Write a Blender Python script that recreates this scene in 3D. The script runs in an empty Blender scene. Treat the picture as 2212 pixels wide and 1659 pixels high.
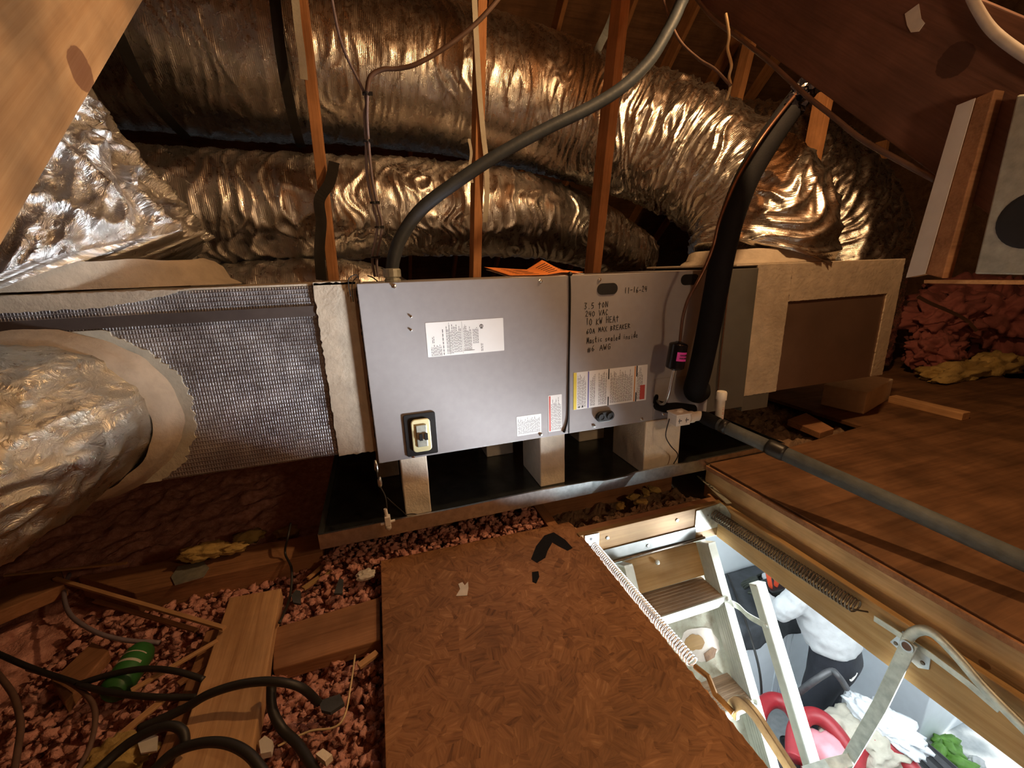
import bpy, bmesh, math, random
from mathutils import Vector, Matrix, noise

random.seed(7)
SC = bpy.context.scene
COL = SC.collection
R = math.radians

# ------------------------------------------------------------------ camera
# Solved from the straight edges of the cabinet, the drain pan and the hatch.
# World: X along the air handler, Y away from the camera, Z up, metres.
CAM_P = Vector((0.0433, -1.2598, 1.0))
FPX = 906.6
YAW, PITCH, ROLL = 0.303839, 0.263195, 0.033818
_f = Vector((math.sin(YAW)*math.cos(PITCH), math.cos(YAW)*math.cos(PITCH), -math.sin(PITCH)))
_r = Vector((math.cos(YAW), -math.sin(YAW), 0))
_d = _f.cross(_r)
_r2 = _r*math.cos(ROLL) + _d*math.sin(ROLL)
_d2 = -_r*math.sin(ROLL) + _d*math.cos(ROLL)
cam = bpy.data.cameras.new('camera')
cam.sensor_width = 36.0
cam.lens = FPX/2212*36.0
cam.clip_start = 0.02
cam_o = bpy.data.objects.new('camera', cam)
COL.objects.link(cam_o)
_m = Matrix((( _r2.x, -_d2.x, -_f.x, CAM_P.x), (_r2.y, -_d2.y, -_f.y, CAM_P.y),
             (_r2.z, -_d2.z, -_f.z, CAM_P.z), (0, 0, 0, 1)))
cam_o.matrix_world = _m
SC.camera = cam_o

# ------------------------------------------------------------------ world, lamps, exposure
w = bpy.data.worlds.new('sky'); SC.world = w; w.use_nodes = True
bg = w.node_tree.nodes['Background']
bg.inputs[0].default_value = (0.75, 0.87, 1.0, 1); bg.inputs[1].default_value = 0.35

def lamp(name, typ, loc, energy, col, target=None, **kw):
    l = bpy.data.lights.new(name, typ); l.energy = energy; l.color = col
    for k, v in kw.items(): setattr(l, k, v)
    o = bpy.data.objects.new(name, l); COL.objects.link(o); o.location = loc
    if target is not None:
        o.rotation_euler = (Vector(target)-Vector(loc)).to_track_quat('-Z', 'Y').to_euler()
    return o
# bare attic bulb hanging over the unit (out of frame, above)
BULB = (1.30, -0.42, 2.02)
lamp('attic_bulb_light', 'POINT', BULB, 54, (1.0, 0.60, 0.28), shadow_soft_size=0.035)
# added warm fill behind the photographer for the blocks, floor and hatch boards
lamp('warm_fill_light', 'POINT', (0.85, -1.50, 1.12), 12, (1.0, 0.66, 0.36), shadow_soft_size=0.05)
# added area lamp in the garage, standing in for bounced daylight through the hatch
lamp('hatch_daylight_fill', 'AREA', (2.95, -1.62, -1.55), 165, (0.93, 0.97, 1.0), target=(0.90, -0.42, 0.15),
     shape='RECTANGLE', size=0.45, size_y=1.5, spread=R(80))
# open garage door
lamp('garage_door_daylight', 'AREA', (5.25, -0.3, -1.3), 30, (0.86, 0.94, 1.0), target=(2.0, 0.2, -1.5),
     shape='RECTANGLE', size=3.2, size_y=2.0)
lamp('sun', 'SUN', (9, -3, 3.1), 6.0, (1.0, 0.97, 0.9), target=(3.6, -0.4, -2.45), angle=R(0.6))

SC.view_settings.view_transform = 'Standard'
SC.view_settings.look = 'None'
SC.view_settings.exposure = 0.0
SC.view_settings.gamma = 1.0
SC.view_settings.use_curve_mapping = False

# ------------------------------------------------------------------ survey helpers
# a pixel of the 2212x1659 photograph, met with a known world plane
def _ray(px, py):
    return _r2*(px-1106) + _d2*(py-829.5) + _f*FPX
def AX(px, py, x):
    r = _ray(px, py); return CAM_P + r*((x-CAM_P.x)/r.x)
def AY(px, py, y):
    r = _ray(px, py); return CAM_P + r*((y-CAM_P.y)/r.y)
def AZ(px, py, z):
    r = _ray(px, py); return CAM_P + r*((z-CAM_P.z)/r.z)
def V(*a): return Vector(a)

# ------------------------------------------------------------------ mesh builder
class MB:
    def __init__(s): s.v = []; s.f = []; s.uv = {}; s.mi = []
    def add(s, vs, fs):
        b = len(s.v); s.v += [Vector(p) for p in vs]; s.f += [tuple(i+b for i in q) for q in fs]; return s
    def box(s, x0, x1, y0, y1, z0, z1):
        return s.add([(x0,y0,z0),(x1,y0,z0),(x1,y1,z0),(x0,y1,z0),(x0,y0,z1),(x1,y0,z1),(x1,y1,z1),(x0,y1,z1)],
                     [(0,3,2,1),(4,5,6,7),(0,1,5,4),(1,2,6,5),(2,3,7,6),(3,0,4,7)])
    def prism(s, pts, n, t):
        """closed polygon of 3-D points, extruded by t along n"""
        n = Vector(n).normalized()*t; k = len(pts)
        a = [Vector(p) for p in pts]; b = [p+n for p in a]
        return s.add(a+b, [tuple(range(k))[::-1], tuple(range(k, 2*k))] + [(i,(i+1)%k,k+(i+1)%k,k+i) for i in range(k)])
    def tube(s, path, rad, seg=10, caps=True, flat=None):
        P = [Vector(p) for p in path]; n = len(P)
        rs = rad if isinstance(rad, (list, tuple)) else [rad]*n
        T = [(P[min(i+1,n-1)]-P[max(i-1,0)]).normalized() for i in range(n)]
        up = Vector((0,0,1)) if abs(T[0].z) < 0.9 else Vector((1,0,0))
        N = (up - T[0]*up.dot(T[0])).normalized(); vs = []; fs = []
        for i in range(n):
            if i:
                N = (N - T[i]*N.dot(T[i]))
                N = N.normalized() if N.length > 1e-6 else T[i].orthogonal().normalized()
            B = T[i].cross(N)
            for j in range(seg):
                a = 2*math.pi*j/seg
                vs.append(P[i] + N*math.cos(a)*rs[i]*(flat or 1) + B*math.sin(a)*rs[i])
        for i in range(n-1):
            for j in range(seg):
                k = (j+1) % seg
                fs.append((i*seg+j, i*seg+k, (i+1)*seg+k, (i+1)*seg+j))
        if caps:
            fs.append(tuple(range(seg))[::-1]); fs.append(tuple((n-1)*seg+j for j in range(seg)))
        return s.add(vs, fs)
    def cyl(s, a, b, r, seg=20, r2=None):
        return s.tube([a, b], [r, r if r2 is None else r2], seg)
    def lathe(s, base, axis, prof, seg=24):
        """prof: list of (distance along axis, radius)"""
        ax = Vector(axis).normalized(); N = ax.orthogonal().normalized(); B = ax.cross(N); vs = []; fs = []
        for (h, r) in prof:
            for j in range(seg):
                a = 2*math.pi*j/seg
                vs.append(Vector(base)+ax*h+(N*math.cos(a)+B*math.sin(a))*max(r, 1e-5))
        for i in range(len(prof)-1):
            for j in range(seg):
                k = (j+1)%seg; fs.append((i*seg+j, i*seg+k, (i+1)*seg+k, (i+1)*seg+j))
        fs.append(tuple(range(seg))[::-1]); fs.append(tuple((len(prof)-1)*seg+j for j in range(seg)))
        return s.add(vs, fs)
    def slab(s, pts2, frame, t):
        """outline pts (u,v) on a frame (origin, U, Vv), thickness t along U x V"""
        o, U, W = [Vector(q) for q in frame]
        return s.prism([o+U*a+W*b for a, b in pts2], U.cross(W), t)
    def blob(s, c, rx, ry, rz, seed=0, amp=0.25, sub=2, fr=2.0, rot=0):
        bm = bmesh.new(); bmesh.ops.create_icosphere(bm, subdivisions=sub, radius=1.0)
        off = Vector((seed*3.7, seed*1.3, -seed*2.1)); M = Matrix.Rotation(rot, 3, 'Z')
        b = len(s.v)
        for q in bm.verts:
            p = q.co; k = 1 + amp*noise.noise(p*fr+off) + amp*0.5*noise.noise(p*fr*2.7+off)
            s.v.append(Vector(c) + M @ Vector((p.x*rx*k, p.y*ry*k, p.z*rz*k)))
        bm.verts.index_update()
        for q in bm.faces: s.f.append(tuple(x.index+b for x in q.verts))
        bm.free(); return s

def catmull(pts, n=8):
    P = [Vector(p) for p in pts]; out = []
    for i in range(len(P)-1):
        a = P[max(i-1,0)]; b = P[i]; c = P[i+1]; d = P[min(i+2,len(P)-1)]
        for k in range(n):
            t = k/n
            out.append(0.5*((2*b)+(c-a)*t+(2*a-5*b+4*c-d)*t*t+(3*b-a-3*c+d)*t**3))
    out.append(P[-1]); return out

# ------------------------------------------------------------------ objects
def thing(name, label, cat, loc, group=None, M=None, kind=None):
    o = bpy.data.objects.new(name, None); COL.objects.link(o)
    o.empty_display_size = 0.05
    o.matrix_world = M if M is not None else Matrix.Translation(Vector(loc))
    o['label'] = label; o['category'] = cat
    if group: o['group'] = group
    if kind: o['kind'] = kind
    o['_mw'] = [c for row in o.matrix_basis for c in row]
    return o
def wm(o):
    m = o.matrix_basis.copy(); p = o.parent
    while p is not None: m = p.matrix_basis @ m; p = p.parent
    return m
def put(name, mb, mat, parent=None, M=None, smooth=False, bev=0, label=None, cat=None, group=None, kind=None, segs=2, auto=None):
    """link a builder as ONE mesh. M given: verts are local to M; else verts are in world space."""
    if M is None:
        if parent is None:
            lo = Vector([min(p[i] for p in mb.v) for i in range(3)]); hi = Vector([max(p[i] for p in mb.v) for i in range(3)])
            O = Vector(((lo.x+hi.x)/2, (lo.y+hi.y)/2, lo.z))
            M = Matrix.Translation(O); vs = [p-O for p in mb.v]
        else:
            M = wm(parent); inv = M.inverted(); vs = [inv @ p for p in mb.v]
    else: vs = mb.v
    me = bpy.data.meshes.new(name); me.from_pydata([tuple(p) for p in vs], [], mb.f)
    if mb.uv:
        L = me.uv_layers.new(name='UVMap')
        for poly in me.polygons:
            for li in poly.loop_indices: L.data[li].uv = mb.uv[me.loops[li].vertex_index]
    if isinstance(mat, (list, tuple)):
        for q in mat: me.materials.append(q)
        if mb.mi:
            for i, q in enumerate(mb.mi): me.polygons[i].material_index = q
    else: me.materials.append(mat)
    if smooth:
        me.polygons.foreach_set('use_smooth', [True]*len(me.polygons))
        if auto: me.set_sharp_from_angle(angle=R(auto))
    me.update()
    o = bpy.data.objects.new(name, me); COL.objects.link(o)
    if parent is not None:
        o.parent = parent; o.matrix_basis = wm(parent).inverted() @ M
    else: o.matrix_basis = M
    if bev:
        b = o.modifiers.new('bevel', 'BEVEL'); b.width = bev; b.segments = segs; b.limit_method = 'ANGLE'
    if label: o['label'] = label
    if cat: o['category'] = cat
    if group: o['group'] = group
    if kind: o['kind'] = kind
    return o
def frame(o, ux, uy=None):
    """matrix with local X along ux and local Y near uy"""
    x = Vector(ux).normalized(); y = Vector(uy or (0,0,1)); y = (y - x*y.dot(x)).normalized(); z = x.cross(y)
    return Matrix(((x.x,y.x,z.x,o[0]),(x.y,y.y,z.y,o[1]),(x.z,y.z,z.z,o[2]),(0,0,0,1)))
def board(name, a, b, side, wid, thk, mat, parent=None, **kw):
    """plank from a to b (centre line of its cross-section); 'side' = direction of its width"""
    a = Vector(a); b = Vector(b); L = (b-a).length
    M = frame(a, b-a, side)
    m = MB().box(0, L, -wid/2, wid/2, -thk/2, thk/2)
    kw.setdefault('bev', 0.002)
    return put(name, m, mat, parent, M=M, **kw)

# ------------------------------------------------------------------ materials
def new_mat(name):
    m = bpy.data.materials.new(name); m.use_nodes = True
    nt = m.node_tree; b = nt.nodes['Principled BSDF']
    return m, nt, b
def N(nt, typ, **kw):
    n = nt.nodes.new(typ)
    for k, v in kw.items():
        if k.startswith('i_'):
            key = k[2:]; key = int(key) if key.isdigit() else key
            n.inputs[key].default_value = v
        else: setattr(n, k, v)
    return n
def coord(nt, kind='Object', scale=(1,1,1), rot=(0,0,0)):
    t = N(nt, 'ShaderNodeTexCoord'); mp = N(nt, 'ShaderNodeMapping')
    mp.inputs['Scale'].default_value = scale; mp.inputs['Rotation'].default_value = rot
    nt.links.new(t.outputs[kind], mp.inputs['Vector']); return mp.outputs['Vector']
def noise_n(nt, vec, scale, detail=4, rough=0.55, dist=0.0):
    n = N(nt, 'ShaderNodeTexNoise'); n.inputs['Scale'].default_value = scale; n.inputs['Detail'].default_value = detail
    n.inputs['Roughness'].default_value = rough; n.inputs['Distortion'].default_value = dist
    nt.links.new(vec, n.inputs['Vector']); return n
def ramp(nt, fac, stops):
    r = N(nt, 'ShaderNodeValToRGB'); e = r.color_ramp.elements
    while len(e) > 1: e.remove(e[-1])
    e[0].position = stops[0][0]; e[0].color = (*stops[0][1], 1)
    for p, c in stops[1:]:
        q = e.new(p); q.color = (*c, 1)
    nt.links.new(fac, r.inputs[0]); return r
def g3(v): return (v, v, v)
def bump(nt, b, h, strength, dist=0.01, prev=None):
    n = N(nt, 'ShaderNodeBump'); n.inputs['Strength'].default_value = strength; n.inputs['Distance'].default_value = dist
    nt.links.new(h, n.inputs['Height'])
    if prev: nt.links.new(prev.outputs[0], n.inputs['Normal'])
    nt.links.new(n.outputs[0], b.inputs['Normal']); return n
def mixc(nt, fac, a, bcol, blend='MIX'):
    m = N(nt, 'ShaderNodeMix'); m.data_type = 'RGBA'; m.blend_type = blend
    for sock, val in ((0, fac), (6, a), (7, bcol)):
        if hasattr(val, 'links'): nt.links.new(val, m.inputs[sock])
        else: m.inputs[sock].default_value = val if sock == 0 else (*val, 1)
    return m.outputs[2]
def solid(name, c, rough=0.6, metal=0.0, var=0.12, scale=14, bstr=0.0, bscale=120, c2=None, spec=None, trans=0, alpha=None):
    m, nt, b = new_mat(name)
    v = coord(nt)
    n = noise_n(nt, v, scale, 5)
    lo = tuple(x*(1-var) for x in c) if c2 is None else c
    hi = tuple(min(1, x*(1+var)) for x in c) if c2 is None else c2
    r = ramp(nt, n.outputs[0], [(0.3, lo), (0.7, hi)])
    nt.links.new(r.outputs[0], b.inputs['Base Color'])
    b.inputs['Roughness'].default_value = rough; b.inputs['Metallic'].default_value = metal
    if spec is not None: b.inputs['Specular IOR Level'].default_value = spec
    if trans: b.inputs['Transmission Weight'].default_value = trans
    if bstr:
        h = noise_n(nt, v, bscale, 4); bump(nt, b, h.outputs[0], bstr, 0.004)
    return m
def wood(name, c1, c2, dark, rough=0.72, sc=1.0, knots=(), stain=0.0, bstr=0.25):
    """grain along local X"""
    m, nt, b = new_mat(name)
    v = coord(nt, scale=(2.2*sc, 38*sc, 38*sc))
    n = noise_n(nt, v, 1.0, 6, 0.62, 0.6)
    v2 = coord(nt, scale=(9*sc, 210*sc, 210*sc)); f = noise_n(nt, v2, 1.0, 3)
    v3 = coord(nt); big = noise_n(nt, v3, 5.0, 4, 0.6)
    r = ramp(nt, n.outputs[0], [(0.28, dark), (0.42, c1), (0.62, c2), (0.8, c1)])
    col = mixc(nt, 0.35, r.outputs[0], ramp(nt, f.outputs[0], [(0.3, tuple(x*0.6 for x in c1)), (0.7, c2)]).outputs[0])
    bl = ramp(nt, big.outputs[0], [(0.35, g3(1.0-stain)), (0.65, g3(1.0))])
    col = mixc(nt, 1.0, col, bl.outputs[0], 'MULTIPLY')
    for (kx, ky, rx, ry) in knots:
        t = N(nt, 'ShaderNodeTexCoord'); mp = N(nt, 'ShaderNodeMapping')
        mp.inputs['Location'].default_value = (-kx/rx, -ky/ry, 0); mp.inputs['Scale'].default_value = (1/rx, 1/ry, 0.0)
        nt.links.new(t.outputs['Object'], mp.inputs['Vector'])
        ln = N(nt, 'ShaderNodeVectorMath', operation='LENGTH'); nt.links.new(mp.outputs[0], ln.inputs[0])
        wob = noise_n(nt, mp.outputs[0], 1.6, 3)
        ad = N(nt, 'ShaderNodeMath', operation='MULTIPLY_ADD'); nt.links.new(wob.outputs[0], ad.inputs[0])
        ad.inputs[1].default_value = 0.35; nt.links.new(ln.outputs['Value'], ad.inputs[2])
        kf = ramp(nt, ad.outputs[0], [(0.0, g3(0.9)), (1.08, g3(0.85)), (1.18, g3(0.0))])
        kf.color_ramp.elements[1].position = 0.95; kf.color_ramp.elements[2].position = 1.0
        sc_ = N(nt, 'ShaderNodeMath', operation='MULTIPLY'); nt.links.new(ad.outputs[0], sc_.inputs[0]); sc_.inputs[1].default_value = 0.8
        nt.links.new(sc_.outputs[0], kf.inputs[0])
        col = mixc(nt, kf.outputs[0], col, tuple(x*0.75 for x in dark))
    nt.links.new(col, b.inputs['Base Color'])
    b.inputs['Roughness'].default_value = rough; b.inputs['Specular IOR Level'].default_value = 0.25
    bump(nt, b, f.outputs[0], bstr, 0.003)
    return m

MT = {}
# knots of the two slanted boards, in board coordinates (found on the face of each board)
_dir = V(0, 1, 0.89).normalized(); _nrm = V(0, -0.665, 0.747)
def _on_board(px, py, x, start):
    p = AX(px, py, x) - start; return (p.dot(_dir), p.dot(_nrm))
_pl = AX(0, 540, -0.19); _pm = AX(310, 0, -0.19)          # lower edge of the left board on its lit face
_zl = (_pl.z+_pm.z)/2 - 0.89*(_pl.y+_pm.y)/2
BRD_L = V(-0.209, -1.10, _zl-0.89*1.10) + _nrm*0.1175
BRD_R = V(1.219, -1.15, 1.71-1.15*0.89) + _nrm*0.1175
KNOT_L = (_on_board(175, 150, -0.19, BRD_L) + (0.020, 0.016),)
KNOT_R = (_on_board(2062, 130, 1.20, BRD_R) + (0.030, 0.028),)
MT['wood_orange'] = wood('truss_pine', (0.50,0.22,0.085), (0.62,0.30,0.13), (0.26,0.095,0.035), stain=0.35)
MT['wood_orange2'] = wood('truss_pine_tan', (0.55,0.30,0.14), (0.70,0.42,0.21), (0.33,0.15,0.06), stain=0.30, sc=0.8)
MT['wood_knotty'] = wood('rafter_pine', (0.25,0.105,0.030), (0.31,0.155,0.056), (0.13,0.044,0.014), stain=0.65, sc=0.6, knots=KNOT_L, bstr=0.5)
MT['wood_dark'] = wood('rafter_dark', (0.17,0.08,0.055), (0.22,0.105,0.07), (0.08,0.035,0.025), stain=0.35, knots=KNOT_R)
MT['wood_brown'] = wood('joist_brown', (0.34,0.16,0.075), (0.44,0.22,0.11), (0.16,0.07,0.03), stain=0.4)
MT['wood_pale'] = wood('hatch_pine', (0.42,0.25,0.095), (0.50,0.33,0.15), (0.29,0.14,0.05), stain=0.25, sc=0.7, bstr=0.12)
MT['wood_header'] = wood('hatch_header_pine', (0.25,0.145,0.055), (0.31,0.20,0.085), (0.16,0.075,0.028), stain=0.25, sc=0.7, bstr=0.12)  # hatch pine copied darker, offsetting the strong light on the header
MT['wood_tan'] = wood('rim_pine', (0.74,0.50,0.25), (0.82,0.60,0.33), (0.42,0.21,0.09), stain=0.35, sc=0.7, knots=((0.33,0.01,0.011,0.008),(0.62,-0.03,0.010,0.008)))
MT['wood_tread'] = wood('tread_brown', (0.27,0.19,0.12), (0.38,0.28,0.19), (0.13,0.085,0.05), stain=0.35, sc=0.8)
MT['ply'] = wood('plywood', (0.17,0.080,0.036), (0.25,0.125,0.06), (0.085,0.036,0.017), stain=0.5, sc=0.45)
MT['deck'] = wood('roof_deck', (0.20,0.10,0.05), (0.27,0.14,0.07), (0.12,0.05,0.025), stain=0.4, sc=0.5)
MT['steel_grey'] = solid('painted_grey_steel', (0.315,0.302,0.312), 0.42, 0.0, 0.04, 40, 0.05, 700)
MT['steel_dark'] = solid('shaded_grey_steel', (0.095,0.09,0.08), 0.5, 0.0, 0.08, 20)  # darker copy of the cabinet grey, shade put into its colour
MT['galv'] = solid('galvanised_steel', (0.62,0.63,0.62), 0.32, 1.0, 0.18, 60, 0.05, 300)
MT['galv_dull'] = solid('dull_galvanised_steel', (0.50,0.52,0.46), 0.5, 0.75, 0.22, 45, 0.1, 260)
MT['galv_black'] = solid('pan_inside', (0.10,0.11,0.105), 0.22, 0.85, 0.3, 18, 0.06, 60)
MT['alu'] = solid('aluminium', (0.44,0.46,0.40), 0.45, 0.4, 0.1, 30, 0.04, 400)
MT['zinc'] = solid('zinc_plate', (0.17,0.185,0.18), 0.55, 0.35, 0.12, 30)
MT['mastic'] = solid('mastic', (0.44,0.365,0.28), 0.72, 0, 0.14, 22, 0.55, 70)
MT['mastic_grey'] = solid('mastic_grey', (0.50,0.475,0.39), 0.7, 0, 0.10, 22, 0.55, 60)
MT['foam'] = solid('painted_foam_block', (0.86,0.77,0.63), 0.8, 0, 0.08, 30, 0.35, 160)
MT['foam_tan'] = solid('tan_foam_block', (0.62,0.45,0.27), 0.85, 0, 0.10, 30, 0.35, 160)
MT['black'] = solid('black_plastic', (0.012,0.012,0.013), 0.42, 0, 0.2, 30)
MT['black_rub'] = solid('black_foam_rubber', (0.005,0.005,0.007), 0.8, 0, 0.25, 25, 0.25, 180, spec=0.2)
MT['black_cable'] = solid('black_cable_jacket', (0.02,0.018,0.016), 0.5, 0, 0.25, 25)
MT['brown_cable'] = solid('brown_cable_jacket', (0.13,0.075,0.055), 0.55, 0, 0.2, 25)
MT['mauve_cable'] = solid('mauve_wire_jacket', (0.22,0.18,0.21), 0.5, 0, 0.15, 25)
MT['cream_cable'] = solid('cream_cable_jacket', (0.62,0.47,0.26), 0.5, 0, 0.15, 25)
MT['grey_pvc'] = solid('grey_conduit', (0.042,0.052,0.064), 0.5, 0, 0.15, 40, 0.2, 90, spec=0.3)
MT['grey_ins'] = solid('grey_pipe_insulation', (0.085,0.095,0.098), 0.7, 0, 0.2, 30, 0.3, 140)
MT['white_pvc'] = solid('white_pvc', (0.80,0.77,0.72), 0.32, 0, 0.05, 20)
MT['yellow_pl'] = solid('yellowed_plastic', (0.70,0.64,0.38), 0.35, 0, 0.1, 20)
MT['copper'] = solid('tarnished_copper', (0.17,0.085,0.055), 0.38, 0.8, 0.3, 40)
MT['drier'] = solid('black_gloss_enamel', (0.008,0.008,0.012), 0.16, 0, 0.1, 20)
MT['pink_label'] = solid('pink_sticker', (0.85,0.07,0.55), 0.5)
MT['white_paper'] = solid('white_label_stock', (0.80,0.80,0.80), 0.45, 0, 0.02)
MT['paper'] = solid('pale_paper', (0.62,0.58,0.52), 0.7, 0, 0.12, 30)
MT['orange_paper'] = solid('orange_paper', (0.85,0.26,0.055), 0.6, 0, 0.06)
MT['ink'] = solid('black_ink', (0.02,0.02,0.022), 0.6, 0, 0.1)
MT['ink_grey'] = solid('grey_print', (0.16,0.16,0.17), 0.6, 0, 0.1)
MT['ink_red'] = solid('red_print', (0.55,0.08,0.06), 0.6)
MT['ink_yellow'] = solid('yellow_print', (0.75,0.58,0.05), 0.6)
MT['ink_blue'] = solid('blue_print', (0.10,0.10,0.42), 0.6)
MT['ink_orange'] = solid('orange_print', (0.65,0.28,0.08), 0.6)
MT['chrome'] = solid('screw_chrome', (0.75,0.75,0.73), 0.2, 1.0, 0.1)
MT['spring_dark'] = solid('dark_spring_steel', (0.16,0.13,0.10), 0.4, 0.8, 0.3, 60)
MT['spring_pale'] = solid('pale_spring_steel', (0.75,0.73,0.72), 0.3, 0.85, 0.2, 60)
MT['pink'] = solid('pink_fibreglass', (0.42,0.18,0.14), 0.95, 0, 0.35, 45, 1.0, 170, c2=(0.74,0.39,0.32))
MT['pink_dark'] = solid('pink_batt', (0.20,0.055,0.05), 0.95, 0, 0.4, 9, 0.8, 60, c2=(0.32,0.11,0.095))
MT['yellow_ins'] = solid('yellow_fibreglass', (0.34,0.22,0.06), 0.95, 0, 0.3, 12, 0.9, 90, c2=(0.50,0.35,0.13))
MT['debris'] = solid('brown_debris', (0.12,0.07,0.045), 0.9, 0, 0.4, 30, 0.6, 90, c2=(0.30,0.19,0.11))
MT['tape_dark'] = solid('dark_foil_tape', (0.16,0.13,0.12), 0.38, 0.6, 0.15, 20)
MT['drywall'] = solid('painted_drywall', (0.78,0.80,0.80), 0.8, 0, 0.03)
MT['wall_white'] = solid('white_wall', (0.76,0.83,0.86), 0.8, 0, 0.03, 4)
MT['cab_white'] = solid('white_cabinet_paint', (0.78,0.83,0.88), 0.4, 0, 0.03)
MT['cloth_black'] = solid('charcoal_cloth', (0.05,0.055,0.062), 0.85, 0, 0.3, 14, 0.3, 60)
MT['shirt'] = solid('white_sweatshirt', (0.56,0.57,0.58), 0.9, 0, 0.05, 20, 0.35, 60)
MT['trousers'] = solid('black_trousers', (0.018,0.02,0.028), 0.75, 0, 0.3, 14, 0.3, 60)
MT['skin'] = solid('skin', (0.40,0.23,0.16), 0.5, 0, 0.06, 20)
MT['hair'] = solid('dark_hair', (0.02,0.016,0.014), 0.5, 0, 0.3, 80)
MT['glove'] = solid('dark_glove', (0.04,0.045,0.035), 0.7, 0, 0.3, 30, 0.2, 90)
MT['red_tool'] = solid('orange_red_grips', (0.85,0.10,0.035), 0.45, 0, 0.06)
MT['red_hose'] = solid('red_hose_rubber', (0.33,0.022,0.03), 0.38, 0, 0.1, 30, 0.1, 100)
MT['canvas'] = solid('cream_canvas', (0.50,0.47,0.39), 0.9, 0, 0.08, 30, 0.3, 120)
MT['green'] = solid('green_plastic', (0.14,0.32,0.05), 0.5, 0, 0.2, 20)
MT['green_can'] = solid('green_can', (0.03,0.13,0.03), 0.4, 0, 0.3, 14)
MT['iron'] = solid('dark_iron', (0.10,0.10,0.105), 0.5, 0.5, 0.2, 30)
MT['white_foam_paint'] = solid('white_edge_paint', (0.55,0.52,0.50), 0.7, 0, 0.08, 20)

def concrete():
    m, nt, b = new_mat('concrete_floor'); v = coord(nt)
    n1 = noise_n(nt, v, 2.2, 8, 0.65); n2 = noise_n(nt, v, 30, 4)
    r = ramp(nt, n1.outputs[0], [(0.3, (0.34,0.37,0.38)), (0.7, (0.52,0.55,0.56))])
    c = mixc(nt, 0.3, r.outputs[0], ramp(nt, n2.outputs[0], [(0.35, (0.32,0.34,0.35)), (0.65, (0.6,0.62,0.62))]).outputs[0])
    nt.links.new(c, b.inputs['Base Color']); b.inputs['Roughness'].default_value = 0.7
    return m
MT['concrete'] = concrete()

def foil(name, tint=(0.72,0.70,0.67), ustretch=1.0, rough=0.24, s1=0.5, s2=0.35, thread=True, kv=18, ku=95):
    """aluminised duct jacket; UV = (metres along, metres around)"""
    m, nt, b = new_mat(name)
    b.inputs['Metallic'].default_value = 1.0
    uv = coord(nt, 'UV', scale=(ku, kv, 1)); n1 = noise_n(nt, uv, 1.0, 5, 0.6, 0.8)
    uv2 = coord(nt, 'UV', scale=(38, 30, 1)); n2 = noise_n(nt, uv2, 1.0, 6, 0.65, 1.2)
    uv3 = coord(nt, 'UV'); n3 = noise_n(nt, uv3, 7, 4)
    r = ramp(nt, n3.outputs[0], [(0.3, tuple(x*0.82 for x in tint)), (0.7, tint)])
    nt.links.new(r.outputs[0], b.inputs['Base Color'])
    rr = ramp(nt, n2.outputs[0], [(0.3, g3(rough*0.7)), (0.75, g3(rough*1.5))])
    nt.links.new(rr.outputs[0], b.inputs['Roughness'])
    ab = N(nt, 'ShaderNodeMath', operation='SUBTRACT'); nt.links.new(n2.outputs[0], ab.inputs[0]); ab.inputs[1].default_value = 0.5
    ab2 = N(nt, 'ShaderNodeMath', operation='ABSOLUTE'); nt.links.new(ab.outputs[0], ab2.inputs[0])
    p = bump(nt, b, ab2.outputs[0], s2, 0.03)
    p = bump(nt, b, n1.outputs[0], s1, 0.006, p)
    if thread:
        w1 = N(nt, 'ShaderNodeTexWave'); w1.bands_direction = 'X'; w1.inputs['Scale'].default_value = 46
        w1.inputs['Distortion'].default_value = 1.5
        nt.links.new(uv3, w1.inputs['Vector'])
        p = bump(nt, b, w1.outputs[0], 0.22, 0.0015, p)
    return m
MT['foil'] = foil('duct_foil', (0.78,0.76,0.73), s1=0.30, s2=0.09, rough=0.30, kv=5, ku=75)
MT['foil_fold'] = foil('duct_foil_folded', (0.78,0.75,0.70), s1=0.28, s2=0.10, rough=0.28, kv=5, ku=60)
MT['foil_bright'] = foil('duct_foil_bright', (0.86,0.86,0.86), s1=0.40, s2=0.60, rough=0.32, kv=9, ku=42, thread=False)
MT['foil_near'] = foil('duct_foil_near', (0.70,0.66,0.56), s1=0.38, s2=0.42, rough=0.31, kv=9, ku=46, thread=False)

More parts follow.
